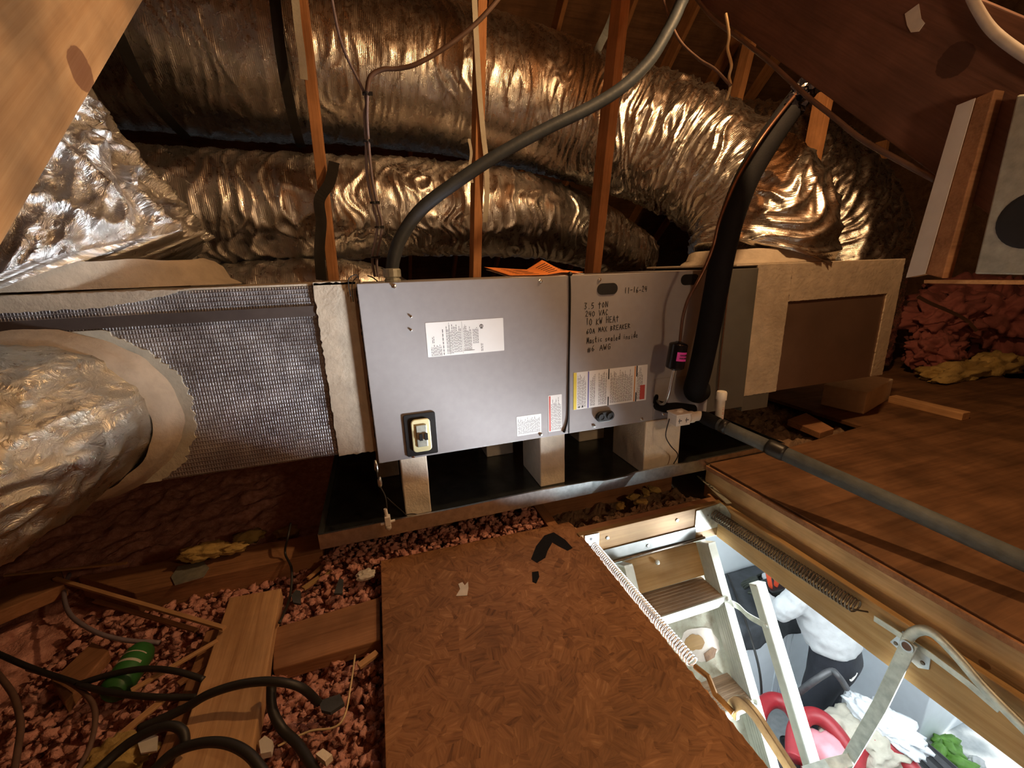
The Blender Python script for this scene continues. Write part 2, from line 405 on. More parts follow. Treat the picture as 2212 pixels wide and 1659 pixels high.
def scrim():
    """foil-faced board with a net of strands, grid in X/Z of world-aligned object space"""
    m, nt, b = new_mat('foil_scrim_board'); b.inputs['Metallic'].default_value = 0.9
    v = coord(nt)
    n = noise_n(nt, v, 9, 6, 0.65)
    c = ramp(nt, n.outputs[0], [(0.3, (0.30,0.29,0.31)), (0.55, (0.45,0.44,0.46)), (0.72, (0.60,0.59,0.61))])
    nt.links.new(c.outputs[0], b.inputs['Base Color'])
    r = ramp(nt, n.outputs[0], [(0.35, g3(0.30)), (0.65, g3(0.5))]); nt.links.new(r.outputs[0], b.inputs['Roughness'])
    wz = N(nt, 'ShaderNodeTexWave'); wz.bands_direction = 'X'; wz.inputs['Scale'].default_value = 48; wz.inputs['Distortion'].default_value = 0.8
    wx = N(nt, 'ShaderNodeTexWave'); wx.bands_direction = 'Z'; wx.inputs['Scale'].default_value = 27; wx.inputs['Distortion'].default_value = 0.8
    nt.links.new(v, wz.inputs['Vector']); nt.links.new(v, wx.inputs['Vector'])
    mx = N(nt, 'ShaderNodeMath', operation='MAXIMUM'); nt.links.new(wz.outputs['Fac'], mx.inputs[0]); nt.links.new(wx.outputs['Fac'], mx.inputs[1])
    pw = N(nt, 'ShaderNodeMath', operation='POWER'); nt.links.new(mx.outputs[0], pw.inputs[0]); pw.inputs[1].default_value = 5
    p = bump(nt, b, pw.outputs[0], 0.8, 0.003)
    n2 = noise_n(nt, v, 26, 4); bump(nt, b, n2.outputs[0], 0.25, 0.008, p)
    return m
MT['scrim'] = scrim()
MT['foil_brown'] = solid('smooth_foil_board', (0.30,0.20,0.15), 0.36, 0.7, 0.12, 8, 0.05, 60)  # brown reflection of the plywood floor put into the foil colour

def osb():
    m, nt, b = new_mat('strand_board')
    base = coord(nt)
    cols = []; hs = []
    for k, (sc, off) in enumerate(((17, 0.0), (24, 3.1), (33, 7.7))):
        mp = N(nt, 'ShaderNodeMapping'); mp.inputs['Location'].default_value = (off, off*1.7, 0)
        nt.links.new(base, mp.inputs['Vector'])
        wob = noise_n(nt, mp.outputs[0], 6, 3)
        ad = N(nt, 'ShaderNodeVectorMath', operation='MULTIPLY_ADD'); nt.links.new(wob.outputs['Color'], ad.inputs[0])
        ad.inputs[1].default_value = (0.055,0.055,0); nt.links.new(mp.outputs[0], ad.inputs[2])
        vo = N(nt, 'ShaderNodeTexVoronoi'); vo.voronoi_dimensions = '2D'; vo.inputs['Scale'].default_value = sc
        nt.links.new(ad.outputs[0], vo.inputs['Vector'])
        sep = N(nt, 'ShaderNodeSeparateColor'); nt.links.new(vo.outputs['Color'], sep.inputs[0])
        an = N(nt, 'ShaderNodeMath', operation='MULTIPLY'); nt.links.new(sep.outputs[0], an.inputs[0]); an.inputs[1].default_value = 6.283
        rot = N(nt, 'ShaderNodeVectorRotate'); rot.rotation_type = 'Z_AXIS'
        nt.links.new(base, rot.inputs['Vector']); nt.links.new(an.outputs[0], rot.inputs['Angle'])
        st = N(nt, 'ShaderNodeMapping'); st.inputs['Scale'].default_value = (13, 120, 1); nt.links.new(rot.outputs[0], st.inputs['Vector'])
        g = noise_n(nt, st.outputs[0], 1.0, 5, 0.65, 0.7)
        tone = N(nt, 'ShaderNodeMath', operation='MULTIPLY_ADD'); nt.links.new(sep.outputs[1], tone.inputs[0]); tone.inputs[1].default_value = 0.20
        nt.links.new(g.outputs[0], tone.inputs[2])
        cols.append(tone.outputs[0]); hs.append(sep.outputs[2])
    pick = noise_n(nt, base, 12, 2); pick2 = noise_n(nt, coord(nt, rot=(0,0,1)), 15, 2)
    f1 = ramp(nt, pick.outputs[0], [(0.46, g3(0)), (0.50, g3(1))]); f2 = ramp(nt, pick2.outputs[0], [(0.52, g3(0)), (0.56, g3(1))])
    a = mixc(nt, f1.outputs[0], (0,0,0), (0,0,0)); 
    def mixf(f, x, y):
        q = N(nt, 'ShaderNodeMix'); q.data_type = 'FLOAT'; nt.links.new(f, q.inputs[0]); nt.links.new(x, q.inputs[2]); nt.links.new(y, q.inputs[3]); return q.outputs[0]
    t = mixf(f2.outputs[0], mixf(f1.outputs[0], cols[0], cols[1]), cols[2])
    r = ramp(nt, t, [(0.30, (0.085,0.034,0.013)), (0.50, (0.240,0.108,0.044)), (0.74, (0.36,0.172,0.074)), (0.95, (0.58,0.32,0.155))])
    big = noise_n(nt, base, 3.2, 5, 0.6)
    st = ramp(nt, big.outputs[0], [(0.32, g3(0.62)), (0.6, g3(1.0))])
    c = mixc(nt, 1.0, r.outputs[0], st.outputs[0], 'MULTIPLY')
    nt.links.new(c, b.inputs['Base Color']); b.inputs['Roughness'].default_value = 0.6; b.inputs['Specular IOR Level'].default_value = 0.3
    bump(nt, b, t, 0.5, 0.003)
    return m
MT['osb'] = osb()
def door_panel():
    m, nt, b = new_mat('stained_hatch_door'); v = coord(nt)
    n = noise_n(nt, v, 9, 7, 0.7); n2 = noise_n(nt, v, 60, 3)
    r = ramp(nt, n.outputs[0], [(0.28, (0.17,0.14,0.09)), (0.42, (0.34,0.34,0.26)), (0.6, (0.45,0.47,0.38)), (0.8, (0.50,0.52,0.43))])
    nt.links.new(r.outputs[0], b.inputs['Base Color']); b.inputs['Roughness'].default_value = 0.8
    bump(nt, b, n2.outputs[0], 0.2, 0.002); return m
MT['door_panel'] = door_panel()

# ================================================================== LARGE STRUCTURE
FZ = -2.45                                   # garage floor
HX0, HX1, HY0, HY1 = 0.615, 1.165, -1.52, -0.180   # clear opening of the hatch
# garage
put('floor', MB().box(-2.5, 5.3, -4.0, 1.45, FZ-0.1, FZ), MT['concrete'], kind='structure')
put('driveway', MB().box(5.3, 14, -8, 6, FZ-0.12, FZ-0.01), MT['concrete'], kind='structure')
cg = MB()
for bx in ((-3.1, HX0-0.02, -4.0, 6.1), (HX1+0.02, 6.1, -4.0, 6.1), (HX0-0.02, HX1+0.02, -4.0, HY1-1.36), (HX0-0.02, HX1+0.02, HY1+0.02, 6.1)):
    cg.box(bx[0], bx[1], bx[2], bx[3], 0.0, 0.013)
put('ceiling', cg, MT['drywall'], kind='structure')
put('wall_back', MB().box(-2.5, 5.4, 1.08, 1.18, FZ, 0.0), MT['wall_white'], kind='structure')
put('wall_left', MB().box(-2.6, -2.5, -4.0, 1.45, FZ, 0.0), MT['wall_white'], kind='structure')
put('wall_front', MB().box(-2.6, 5.4, -4.1, -4.0, FZ, 0.0), MT['wall_white'], kind='structure')
wr = MB(); wr.box(5.3, 5.4, -4.0, -2.3, FZ, 0); wr.box(5.3, 5.4, 1.0, 1.45, FZ, 0); wr.box(5.3, 5.4, -2.3, 1.0, -0.45, 0)
put('wall_right', wr, MT['wall_white'], kind='structure')
# attic shell
def roofz(y): return 2.85 + 0.89*y
rd = MB(); rd.prism([(-4,-2.6,roofz(-2.6)), (6.5,-2.6,roofz(-2.6)), (6.5,1.45,roofz(1.45)), (-4,1.45,roofz(1.45))], (0,-0.66,0.75), 0.02)
put('roof_deck', rd, MT['deck'], kind='structure')
rf = MB(); rf.prism([(-4,1.45,roofz(1.45)), (6.5,1.45,roofz(1.45)), (6.5,6.0,0.1), (-4,6.0,0.1)], (0,0.66,0.75), 0.02)
put('roof_deck', rf, MT['deck'], kind='structure')
ge = [(-2.6,0.0),(6.0,0.0),(6.0,0.15),(1.45,roofz(1.45)),(-2.6,roofz(-2.6))]
put('wall_left', MB().prism([(-3.0,y,z) for y,z in ge], (-1,0,0), 0.03), MT['deck'], kind='structure')
put('wall_right', MB().prism([(6.0,y,z) for y,z in ge], (1,0,0), 0.03), MT['deck'], kind='structure')
put('wall_front', MB().box(-3.0, 6.0, -2.63, -2.6, 0.0, 0.62), MT['deck'], kind='structure')

# ------------------------------------------------------------------ flexible duct builder
def duct(path, rad, nu=220, nv=120, seed=0, fold=0.010, fold_k=(20, 3.0), fine=0.004, fine_k=34, skew=0.0, flat=1.0, fold_of=None):
    P = catmull(path, 24); n = len(P)
    Ls = [0.0]
    for i in range(1, n): Ls.append(Ls[-1]+(P[i]-P[i-1]).length)
    RR = catmull([(r, 0, 0) for r in rad], 24) if isinstance(rad, (list, tuple)) else [V(rad,0,0)]*n
    mb = MB(); up = None; o = V(seed*5.3, seed*2.9, seed*7.1)
    def at(s):
        lo = 0
        for i in range(1, n):
            if Ls[i] >= s or i == n-1:
                t = (s-Ls[i-1])/max(1e-9, Ls[i]-Ls[i-1]); t = min(max(t,0),1)
                return P[i-1].lerp(P[i], t), RR[i-1].x*(1-t)+RR[i].x*t, (P[i]-P[i-1]).normalized()
    Nn = None
    for i in range(nu+1):
        s = Ls[-1]*i/nu; c, r, T = at(s)
        c2, _, T2 = at(max(0, s-0.03)); c3, _, T3 = at(min(Ls[-1], s+0.03)); T = (c3-c2).normalized()
        if Nn is None:
            u0 = V(0,0,1) if abs(T.z) < 0.9 else V(0,1,0); Nn = u0
        Nn = (Nn - T*Nn.dot(T)).normalized(); B = T.cross(Nn)
        for j in range(nv):
            a = 2*math.pi*j/nv; ca, sa = math.cos(a), math.sin(a)
            q = V((s+skew*sa*r)*fold_k[0], ca*r*fold_k[1]*2, sa*r*fold_k[1]*2)+o
            wv = noise.noise(V(s*5, ca*1.6, sa*1.6)+o)*0.9
            q = q + V(wv*1.6, wv, -wv)
            f1 = (1-abs(noise.noise(q)))**4*1.5 + 0.6*(1-abs(noise.noise(q*2.1+V(3,1,7))))**4 - 1.0
            q2 = V(s*fine_k, ca*r*fine_k*0.6, sa*r*fine_k*0.6)+o
            f2 = noise.noise(q2)
            lump = noise.noise(V(s*2.6, ca*1.1, sa*1.1)+o)
            fo = fold*(fold_of(s) if fold_of else 1)
            rr = r + fo*f1 + fine*f2 + 0.05*r*lump
            p = c + (Nn*ca*flat + B*sa)*rr
            mb.uv[len(mb.v)] = (s, a*r); mb.v.append(p)
    for i in range(nu):
        for j in range(nv):
            k = (j+1) % nv
            mb.f.append((i*nv+j, i*nv+k, (i+1)*nv+k, (i+1)*nv+j))
    # inner liner rim so the open end has thickness
    mb.f.append(tuple(range(nv))[::-1]); mb.f.append(tuple(nu*nv+j for j in range(nv)))
    return mb

# ================================================================== AIR HANDLER
LX = 1.420; ZB, ZT = 0.440, 0.980; SEAM = 0.642
ah = thing('air_handler', 'long grey horizontal air handler cabinet on tan blocks in the drain pan', 'air handler', (0.71, 0.28, ZB))
put('cabinet', MB().box(0.004, LX, 0.018, 0.56, ZB+0.004, ZT-0.002), MT['steel_grey'], ah, bev=0.003)
put('blower_panel', MB().box(0, SEAM-0.0015, 0.0, 0.017, ZB, ZT), MT['steel_grey'], ah, bev=0.002)
CP1 = 0.985          # right edge of the middle panel at the bottom
def slot(cx, cz, hw, hh, n=10):
    pts = []
    for k in range(n+1):
        a = -math.pi/2 + math.pi*k/n; pts.append((cx+hw-hh+hh*math.cos(a), cz+hh*math.sin(a)))
    for k in range(n+1):
        a = math.pi/2 + math.pi*k/n; pts.append((cx-hw+hh+hh*math.cos(a), cz+hh*math.sin(a)))
    return pts
XZ0 = ((0,0,0), (1,0,0), (0,0,1))            # slab() on this frame grows towards -Y
def xz(y): return ((0,y,0), (1,0,0), (0,0,1))
put('coil_panel', MB().box(SEAM+0.0015, 1.235, 0.0, 0.017, ZB, ZT), MT['steel_grey'], ah, bev=0.002)
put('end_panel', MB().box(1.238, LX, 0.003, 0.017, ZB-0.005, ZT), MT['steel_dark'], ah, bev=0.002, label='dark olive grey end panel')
put('seam_gasket', MB().box(SEAM-0.002, SEAM+0.002, -0.0012, 0.004, ZB+0.002, ZT-0.001), MT['black'], ah)
# access plate low on the coil side, with its score line
put('access_plate', MB().box(0.986, 1.130, -0.003, 0.0, ZB+0.004, ZB+0.160), MT['steel_grey'], ah, bev=0.001)
for (px, py, hw) in ((1312, 624, 0.036), (1490, 604, 0.036)):
    c = AY(px, py, 0)
    hs = put('hand_slot', MB().slab(slot(c.x, c.z, hw+0.002, 0.0185), xz(-0.0002), 0.002), MT['black'], ah, label='oval black hand hole')
c = AY(1305, 898, 0)
kp = put('knockout_cover', MB().slab(slot(c.x, c.z, 0.036, 0.0195), xz(0), 0.012), MT['black'], ah, bev=0.003, label='black oval plastic cover with two round plugs')
for dx in (-0.017, 0.017):
    put('plug', MB().lathe((c.x+dx, -0.012, c.z), (0,-1,0), [(0,0.0125),(0.004,0.0125),(0.004,0.009),(0.002,0.009)], 20), MT['black'], kp, smooth=True, auto=40)
# screws
for (px, py) in ((851, 618), (1168, 607), (893, 985), (1168, 938), (1295, 604), (1283, 920), (1386, 905), (1432, 894), (888, 684), (888, 713)):
    c = AY(px, py, 0); r = 0.0052 if py not in (684, 713) else 0.0028
    put('screw', MB().lathe((c.x, 0, c.z), (0,-1,0), [(0,r*1.3),(0.0012,r*1.3),(0.0014,r),(0.0045,r*0.92),(0.005,r*0.5)], 6), MT['chrome'], ah)
# breaker window
fr = [AY(px, py, 0) for px, py in ((869, 897), (940, 888), (946, 975), (882, 988))]
x0 = (fr[0].x+fr[3].x)/2; x1 = (fr[1].x+fr[2].x)/2; z1 = (fr[0].z+fr[1].z)/2; z0 = (fr[2].z+fr[3].z)/2
def rrect(x0, x1, z0, z1, r, n=5):
    pts = []
    for cx, cz, a0 in ((x1-r, z0+r, -90), (x1-r, z1-r, 0), (x0+r, z1-r, 90), (x0+r, z0+r, 180)):
        for k in range(n+1):
            a = R(a0+90*k/n); pts.append((cx+r*math.cos(a), cz+r*math.sin(a)))
    return pts
bw = put('breaker_gasket', MB().slab(rrect(x0, x1, z0, z1, 0.006), xz(0), 0.005), MT['black'], ah, bev=0.001, label='black rubber breaker window frame')
put('breaker_window', MB().slab(rrect(x0+0.019, x1-0.019, z0+0.014, z1-0.016, 0.013), xz(-0.005), 0.007), MT['yellow_pl'], bw, bev=0.003, label='yellowed clear window hump')
put('breaker', MB().box(x0+0.033, x1-0.031, -0.0165, -0.012, z0+0.032, z1-0.034), MT['galv_dull'], bw, bev=0.002)
put('breaker_toggle', MB().box(x0+0.041, x1-0.046, -0.022, -0.016, z0+0.055, z1-0.062).box(x0+0.041+0.016, x1-0.046+0.016, -0.022, -0.016, z0+0.055, z1-0.062), MT['black'], bw)

# ------------------------------------------------------------------ printed labels
def label_sheet(corners, name='label', lab=None, r=0.002):
    p = [AY(px, py, 0) for px, py in corners]
    x0 = (p[0].x+p[3].x)/2; x1 = (p[1].x+p[2].x)/2; z1 = (p[0].z+p[1].z)/2; z0 = (p[2].z+p[3].z)/2
    o = put(name, MB().slab(rrect(x0, x1, z0, z1, r, 3), xz(0), 0.0006), MT['white_paper'], ah, label=lab)
    return o, x0, x1, z0, z1
PY = -0.0006
def dash(mb, x0, x1, z0, z1, y=PY, t=0.0002): mb.box(x0, x1, y-t, y, z0, z1)
def rows_vertical(mb, x0, x1, z0, z1, pitch, rnd, fill=0.9, wordy=(0.004, 0.014)):
    """lines of small print running up the sheet (the text is turned a quarter)"""
    x = x0
    while x + pitch*0.5 <= x1:
        z = z0; ze = z0 + (z1-z0)*rnd.uniform(fill-0.25, fill)
        while z < ze:
            l = rnd.uniform(*wordy); dash(mb, x, x+pitch*0.42, z, min(ze, z+l)); z += l + pitch*0.5
        x += pitch
rn = random.Random(3)
lb, x0, x1, z0, z1 = label_sheet(((919, 697), (1087, 687), (1089, 757), (924, 772)), lab='large white rating plate with rotated small print')
W = x1-x0; H = z1-z0; m = MB()
for a, b, p, za, zb in ((0.05,0.19,0.0042,0.02,0.36), (0.07,0.10,0.004,0.4,0.62), (0.20,0.235,0.006,0.03,0.98), (0.25,0.33,0.0042,0.05,0.95), (0.34,0.44,0.0042,0.08,0.92), (0.47,0.58,0.0036,0.12,0.9), (0.59,0.67,0.0038,0.3,0.88), (0.69,0.73,0.0040,0.05,0.34)):
    rows_vertical(m, x0+W*a, x0+W*b, z0+H*za, z0+H*zb, p, rn, 0.98, (0.003, 0.010))
for a in (0.285, 0.45):
    dash(m, x0+W*a, x0+W*a+0.0007, z0+H*0.03, z0+H*0.97)
put('lettering', m, MT['ink_grey'], lb)
m = MB(); cx, cz = x0+W*0.705, z0+H*0.80
m.add([(cx+0.006*math.cos(k*math.pi/8)*q, PY-0.0003, cz+0.006*math.sin(k*math.pi/8)*q) for q in (1, 0.7) for k in range(16)], [(k, (k+1)%16, 16+(k+1)%16, 16+k) for k in range(16)])
dash(m, cx-0.001, cx+0.001, cz-0.004, cz+0.004); dash(m, cx-0.004, cx+0.004, cz-0.008, cz-0.0065)
put('approval_mark', m, MT['ink'], lb)
m = MB(); m.box(x0+W*0.46, x0+W*0.60, PY-0.0004, PY-0.00005, z0+H*0.10, z0+H*0.11)
put('rule_line', m, MT['ink'], lb)

lb, x0, x1, z0, z1 = label_sheet(((1116, 901), (1169, 893), (1169, 934), (1117, 943)), lab='small square white notice')
m = MB(); W = x1-x0; H = z1-z0
rows_vertical(m, x0+W*0.05, x0+W*0.95, z0+H*0.08, z0+H*0.95, 0.0042, rn, 0.98); put('lettering', m, MT['ink_grey'], lb)
lb, x0, x1, z0, z1 = label_sheet(((1185, 855), (1214, 851), (1213, 929), (1184, 934)), lab='tall narrow white notice with red edge stripe')
m = MB(); W = x1-x0; H = z1-z0
rows_vertical(m, x0+W*0.22, x0+W*0.95, z0+H*0.03, z0+H*0.97, 0.0042, rn, 0.98); put('lettering', m, MT['ink_grey'], lb)
m = MB(); dash(m, x0+W*0.05, x0+W*0.17, z0+H*0.02, z0+H*0.98); put('red_stripe', m, MT['ink_red'], lb)
lb, x0, x1, z0, z1 = label_sheet(((1240, 804), (1401, 788), (1393, 865), (1237, 885)), lab='wide white warning sheet with yellow, blue, orange and pink bands')
W = x1-x0; H = z1-z0; m = MB()
for a, b in ((0.055,0.17), (0.22,0.29), (0.33,0.44), (0.49,0.80), (0.86,0.95)):
    rows_vertical(m, x0+W*a, x0+W*b, z0+H*0.05, z0+H*0.96, 0.0041, rn, 0.98)
put('lettering', m, MT['ink_grey'], lb)
for nm, a, b, za, zb, mt in (('yellow_band',0.0,0.04,0,1,'ink_yellow'), ('blue_band',0.185,0.20,0,1,'ink_blue'), ('orange_band',0.815,0.832,0,1,'ink_orange'), ('pink_band',0.905,0.975,0.03,0.45,'ink_red')):
    m = MB(); m.box(x0+W*a+0.0005, x0+W*b, PY-0.0005, PY-0.0002, z0+H*za+0.001, z0+H*zb-0.001); put(nm, m, MT[mt], lb)
m = MB()
for a, za, zb in ((0.455,0.72,1.0), (0.455,0,0.24), (0.842,0.70,1.0), (0.842,0.0,0.26)):
    m.box(x0+W*a, x0+W*(a+0.016), PY-0.0005, PY-0.0002, z0+H*za, z0+H*zb)
put('black_tab', m, MT['ink'], lb)
m = MB()
for q in (0.10, 0.145):
    cx, cz = x0+W*(q-0.04), z0+H*0.07
    m.prism([(cx, PY-0.0002, cz-0.004), (cx+0.008, PY-0.0002, cz-0.004), (cx+0.004, PY-0.0002, cz+0.004)], (0,-1,0), 0.0003)
put('warning_triangle', m, MT['ink'], lb)

# ------------------------------------------------------------------ marker handwriting
GL = {'0':[[(.5,1),(.1,.75),(.1,.25),(.5,0),(.9,.25),(.9,.75),(.5,1)]], '1':[[(.5,1),(.5,0)]], '2':[[(.1,.8),(.5,1),(.85,.75),(.1,.05),(.9,.0)]],
 '3':[[(.1,1),(.85,.95),(.4,.58),(.85,.3),(.5,0),(.1,.1)]], '4':[[(.2,1),(.1,.45),(.9,.5)],[(.75,1),(.7,0)]], '5':[[(.9,1),(.25,1),(.2,.55),(.75,.55),(.8,.15),(.1,0)]],
 '6':[[(.75,1),(.2,.5),(.15,.15),(.5,0),(.85,.25),(.5,.45),(.2,.3)]], '7':[[(.1,1),(.9,1),(.4,0)]], '8':[[(.5,1),(.1,.75),(.85,.3),(.5,0),(.1,.3),(.85,.75),(.5,1)]],
 'A':[[(0,0),(.5,1),(1,0)],[(.2,.4),(.85,.4)]], 'B':[[(.1,0),(.1,1),(.75,.8),(.15,.52),(.85,.3),(.1,0)]], 'C':[[(.9,.85),(.5,1),(.1,.5),(.5,0),(.9,.15)]],
 'E':[[(.9,1),(.1,1),(.1,0),(.9,0)],[(.1,.5),(.7,.5)]], 'G':[[(.9,.9),(.4,1),(.1,.5),(.4,0),(.85,.1),(.85,.45),(.5,.45)]], 'H':[[(.1,1),(.1,0)],[(.9,1),(.9,0)],[(.1,.5),(.9,.5)]],
 'I':[[(.5,1),(.5,0)]], 'K':[[(.1,1),(.1,0)],[(.9,1),(.1,.45),(.9,0)]], 'M':[[(.05,0),(.15,1),(.5,.3),(.85,1),(.95,0)]], 'N':[[(.1,0),(.1,1),(.9,0),(.9,1)]],
 'O':[[(.5,.9),(.1,.45),(.5,0),(.9,.45),(.5,.9)]], 'R':[[(.1,0),(.1,1),(.8,.8),(.15,.5),(.9,0)]], 'T':[[(.0,.7),(1,.75)],[(.5,1),(.5,0)]], 'V':[[(0,1),(.5,0),(1,1)]],
 'W':[[(0,1),(.25,0),(.5,.6),(.75,0),(1,1)]], 'X':[[(0,0),(1,1)],[(0,1),(1,0)]], 'P':[[(.1,0),(.1,1),(.85,.8),(.1,.5)]],
 'a':[[(.8,.5),(.3,.5),(.1,.2),(.4,0),(.75,.2),(.8,.5),(.9,0)]], 'c':[[(.8,.5),(.3,.5),(.1,.2),(.4,0),(.85,.1)]], 'd':[[(.8,.5),(.3,.45),(.1,.2),(.4,0),(.8,.2),(.85,1),(.9,0)]],
 'e':[[(.1,.25),(.8,.3),(.6,.55),(.2,.45),(.1,.15),(.5,0),(.9,.1)]], 'i':[[(.5,.5),(.5,0)],[(.5,.75),(.55,.7)]], 'l':[[(.5,1),(.45,0),(.7,0)]], 'n':[[(.1,.5),(.1,0)],[(.1,.4),(.5,.55),(.8,.4),(.85,0)]],
 's':[[(.8,.5),(.3,.5),(.2,.3),(.7,.2),(.6,0),(.1,.05)]], 't':[[(.5,.9),(.5,.05),(.8,0)],[(.15,.55),(.9,.6)]], '#':[[(.3,1),(.2,0)],[(.75,1),(.65,0)],[(0,.65),(1,.7)],[(0,.3),(1,.35)]],
 '-':[[(.1,.45),(.9,.48)]], '.':[[(.45,.08),(.5,.02)]]}
def handwriting(text, pl, pr, hgt, rnd, wid=0.0021, y=-0.0009):
    a = AY(*pl, 0); b = AY(*pr, 0); U = (b-a); Lx = U.length; U.normalize(); Wv = V(-U.z, 0, U.x)
    cw = Lx/max(1, len(text)); mb = MB()
    for i, ch in enumerate(text):
        if ch not in GL: continue
        h = hgt*rnd.uniform(0.9, 1.1); dz = rnd.uniform(-0.1, 0.1)*hgt; sl = rnd.uniform(0.0, 0.22)
        for st in GL[ch]:
            q = [a + U*(cw*(i + 0.08 + 0.74*(x+sl*zz*0.5))) + Wv*(h*zz+dz) for x, zz in st]
            for k in range(len(q)-1):
                t = (q[k+1]-q[k]); 
                if t.length < 1e-6: continue
                t.normalize(); nn = V(-t.z, 0, t.x)*wid*0.5; e = t*wid*0.35
                f = [q[k]-nn-e, q[k+1]-nn+e, q[k+1]+nn+e, q[k]+nn-e]
                mb.add([(p.x, y, p.z) for p in f], [(0,1,2,3)])
    return mb
rn = random.Random(11); hw = MB()
for t, pl, pr, h in (('3.5 TON', (1261, 668), (1314, 664), 0.020), ('240 VAC', (1264, 684), (1314, 680), 0.0175), ('10 KW HEAT', (1265, 703), (1337, 695), 0.020),
                     ('60A MAX BREAKER', (1266, 721), (1362, 708), 0.0165), ('Mastic sealed inside', (1267, 742), (1378, 729), 0.0195), ('#6 AWG', (1268, 761), (1320, 754), 0.0185), ('11-16-24', (1348, 634), (1398, 630), 0.0175)):
    q = handwriting(t, pl, pr, h, rn); hw.add(q.v, q.f)
put('handwriting', hw, MT['ink'], ah, label='black marker handwriting')

# ================================================================== SUPPLY PLENUM (left)
PX0 = -2.2; PT, PB = 0.985, 0.476
sp = thing('supply_plenum', 'silver foil-faced duct board box joined to the left end of the grey cabinet', 'plenum', (-1.1, 0.3, PB))
put('box', MB().box(PX0, -0.002, 0.030, 0.56, PB, PT-0.006), MT['scrim'], sp, bev=0.004)
def jag_outline(pts, amp, rnd, step=0.008):
    out = []
    for i in range(len(pts)):
        a = Vector(pts[i]); b = Vector(pts[(i+1)%len(pts)]); k = max(1, int((b-a).length/step))
        for q in range(k):
            p = a.lerp(b, q/k); d = Vector((-(b-a).y, (b-a).x)).normalized()
            out.append(tuple(p + d*rnd.uniform(-amp, amp)))
    return out
rn = random.Random(5)
m = MB().slab(jag_outline([(-0.112,PB-0.002),(-0.003,PB-0.002),(-0.003,PT),(-0.112,PT)], 0.0022, rn), xz(0.030), 0.008)
m.box(-0.112, -0.003, 0.022, 0.56, PT-0.006, PT+0.002)
put('mastic_band', m, MT['mastic'], sp, label='tan brushed mastic band')
m = MB().box(PX0, -0.11, 0.026, 0.030, 0.897, 0.925)
put('tape_strip', m, MT['tape_dark'], sp, label='dark foil tape strip along the upper edge')
m = MB().box(PX0, -0.113, 0.03, 0.55, PT-0.006, PT-0.001)
put('top_mastic', m, MT['mastic'], sp)
m = MB().slab(jag_outline([(PX0,0.938),(-0.60,0.945),(-0.47,0.965),(-0.40,0.982),(PX0,0.982)], 0.002, rn), xz(0.030), 0.003)
put('edge_mastic', m, MT['mastic'], sp)
# brushed mastic disc round the take-off
TC = V(-0.745, 0.0, 0.675)
ring = []; inner = []
pts = []
for k in range(220):
    a = 2*math.pi*k/220; rr = 0.292 + 0.010*noise.noise(V(math.cos(a)*3, math.sin(a)*3, 1.7)) + rn.uniform(-0.006, 0.006)
    zz = TC.z + rr*0.86*math.sin(a); zz = min(max(zz, PB+0.002), 0.893)
    pts.append((TC.x + rr*math.cos(a), zz))
put('takeoff_mastic', MB().slab(pts, xz(0.030), 0.004), MT['mastic_grey'], sp, label='pale brushed mastic patch with ragged edge')
# raised collar of mastic where the small duct joins
mb = MB(); nseg = 80
for i, (rr, yy) in enumerate(((0.268, 0.026), (0.258, 0.012), (0.250, -0.004), (0.244, -0.026), (0.222, -0.034))):
    for j in range(nseg):
        a = 2*math.pi*j/nseg; q = rr*(1+0.03*noise.noise(V(math.cos(a)*4, math.sin(a)*4, i*1.3)))
        mb.v.append(V(TC.x+q*math.cos(a), yy+0.006*noise.noise(V(math.cos(a)*5, math.sin(a)*5, i+4.0)), TC.z+0.86*q*math.sin(a)))
for i in range(4):
    for j in range(nseg):
        k = (j+1)%nseg; mb.f.append((i*nseg+j, i*nseg+k, (i+1)*nseg+k, (i+1)*nseg+j))
_collar = mb

# near branch duct leaving the plenum front
nd = duct([TC+V(0,0.022,0), TC+V(-0.015,-0.10,-0.006), TC+V(-0.13,-0.28,-0.06), TC+V(-0.42,-0.50,-0.20), TC+V(-0.75,-0.72,-0.30), TC+V(-1.1,-0.95,-0.33)],
          [0.218,0.218,0.218,0.22,0.222,0.22], 240, 170, seed=3, fold=0.010, fold_k=(13, 1.6), fine=0.0035, fine_k=30, skew=0.5, flat=0.92)
b_d = thing('branch_duct', 'silver flexible branch duct curving off the plenum front at lower left', 'duct', TC)
put('jacket', nd, MT['foil_near'], b_d, smooth=True)
put('takeoff_collar', _collar, MT['mastic'], b_d, smooth=True, label='thick tan mastic collar')
put('tie_strap', MB().tube([TC+V(0.207*math.cos(a)-0.035, -0.095+0.02*math.cos(a), -0.014+0.19*math.sin(a)) for a in [k*2*math.pi/60 for k in range(61)]], 0.0045, 6, False), MT['tape_dark'], b_d, smooth=True)

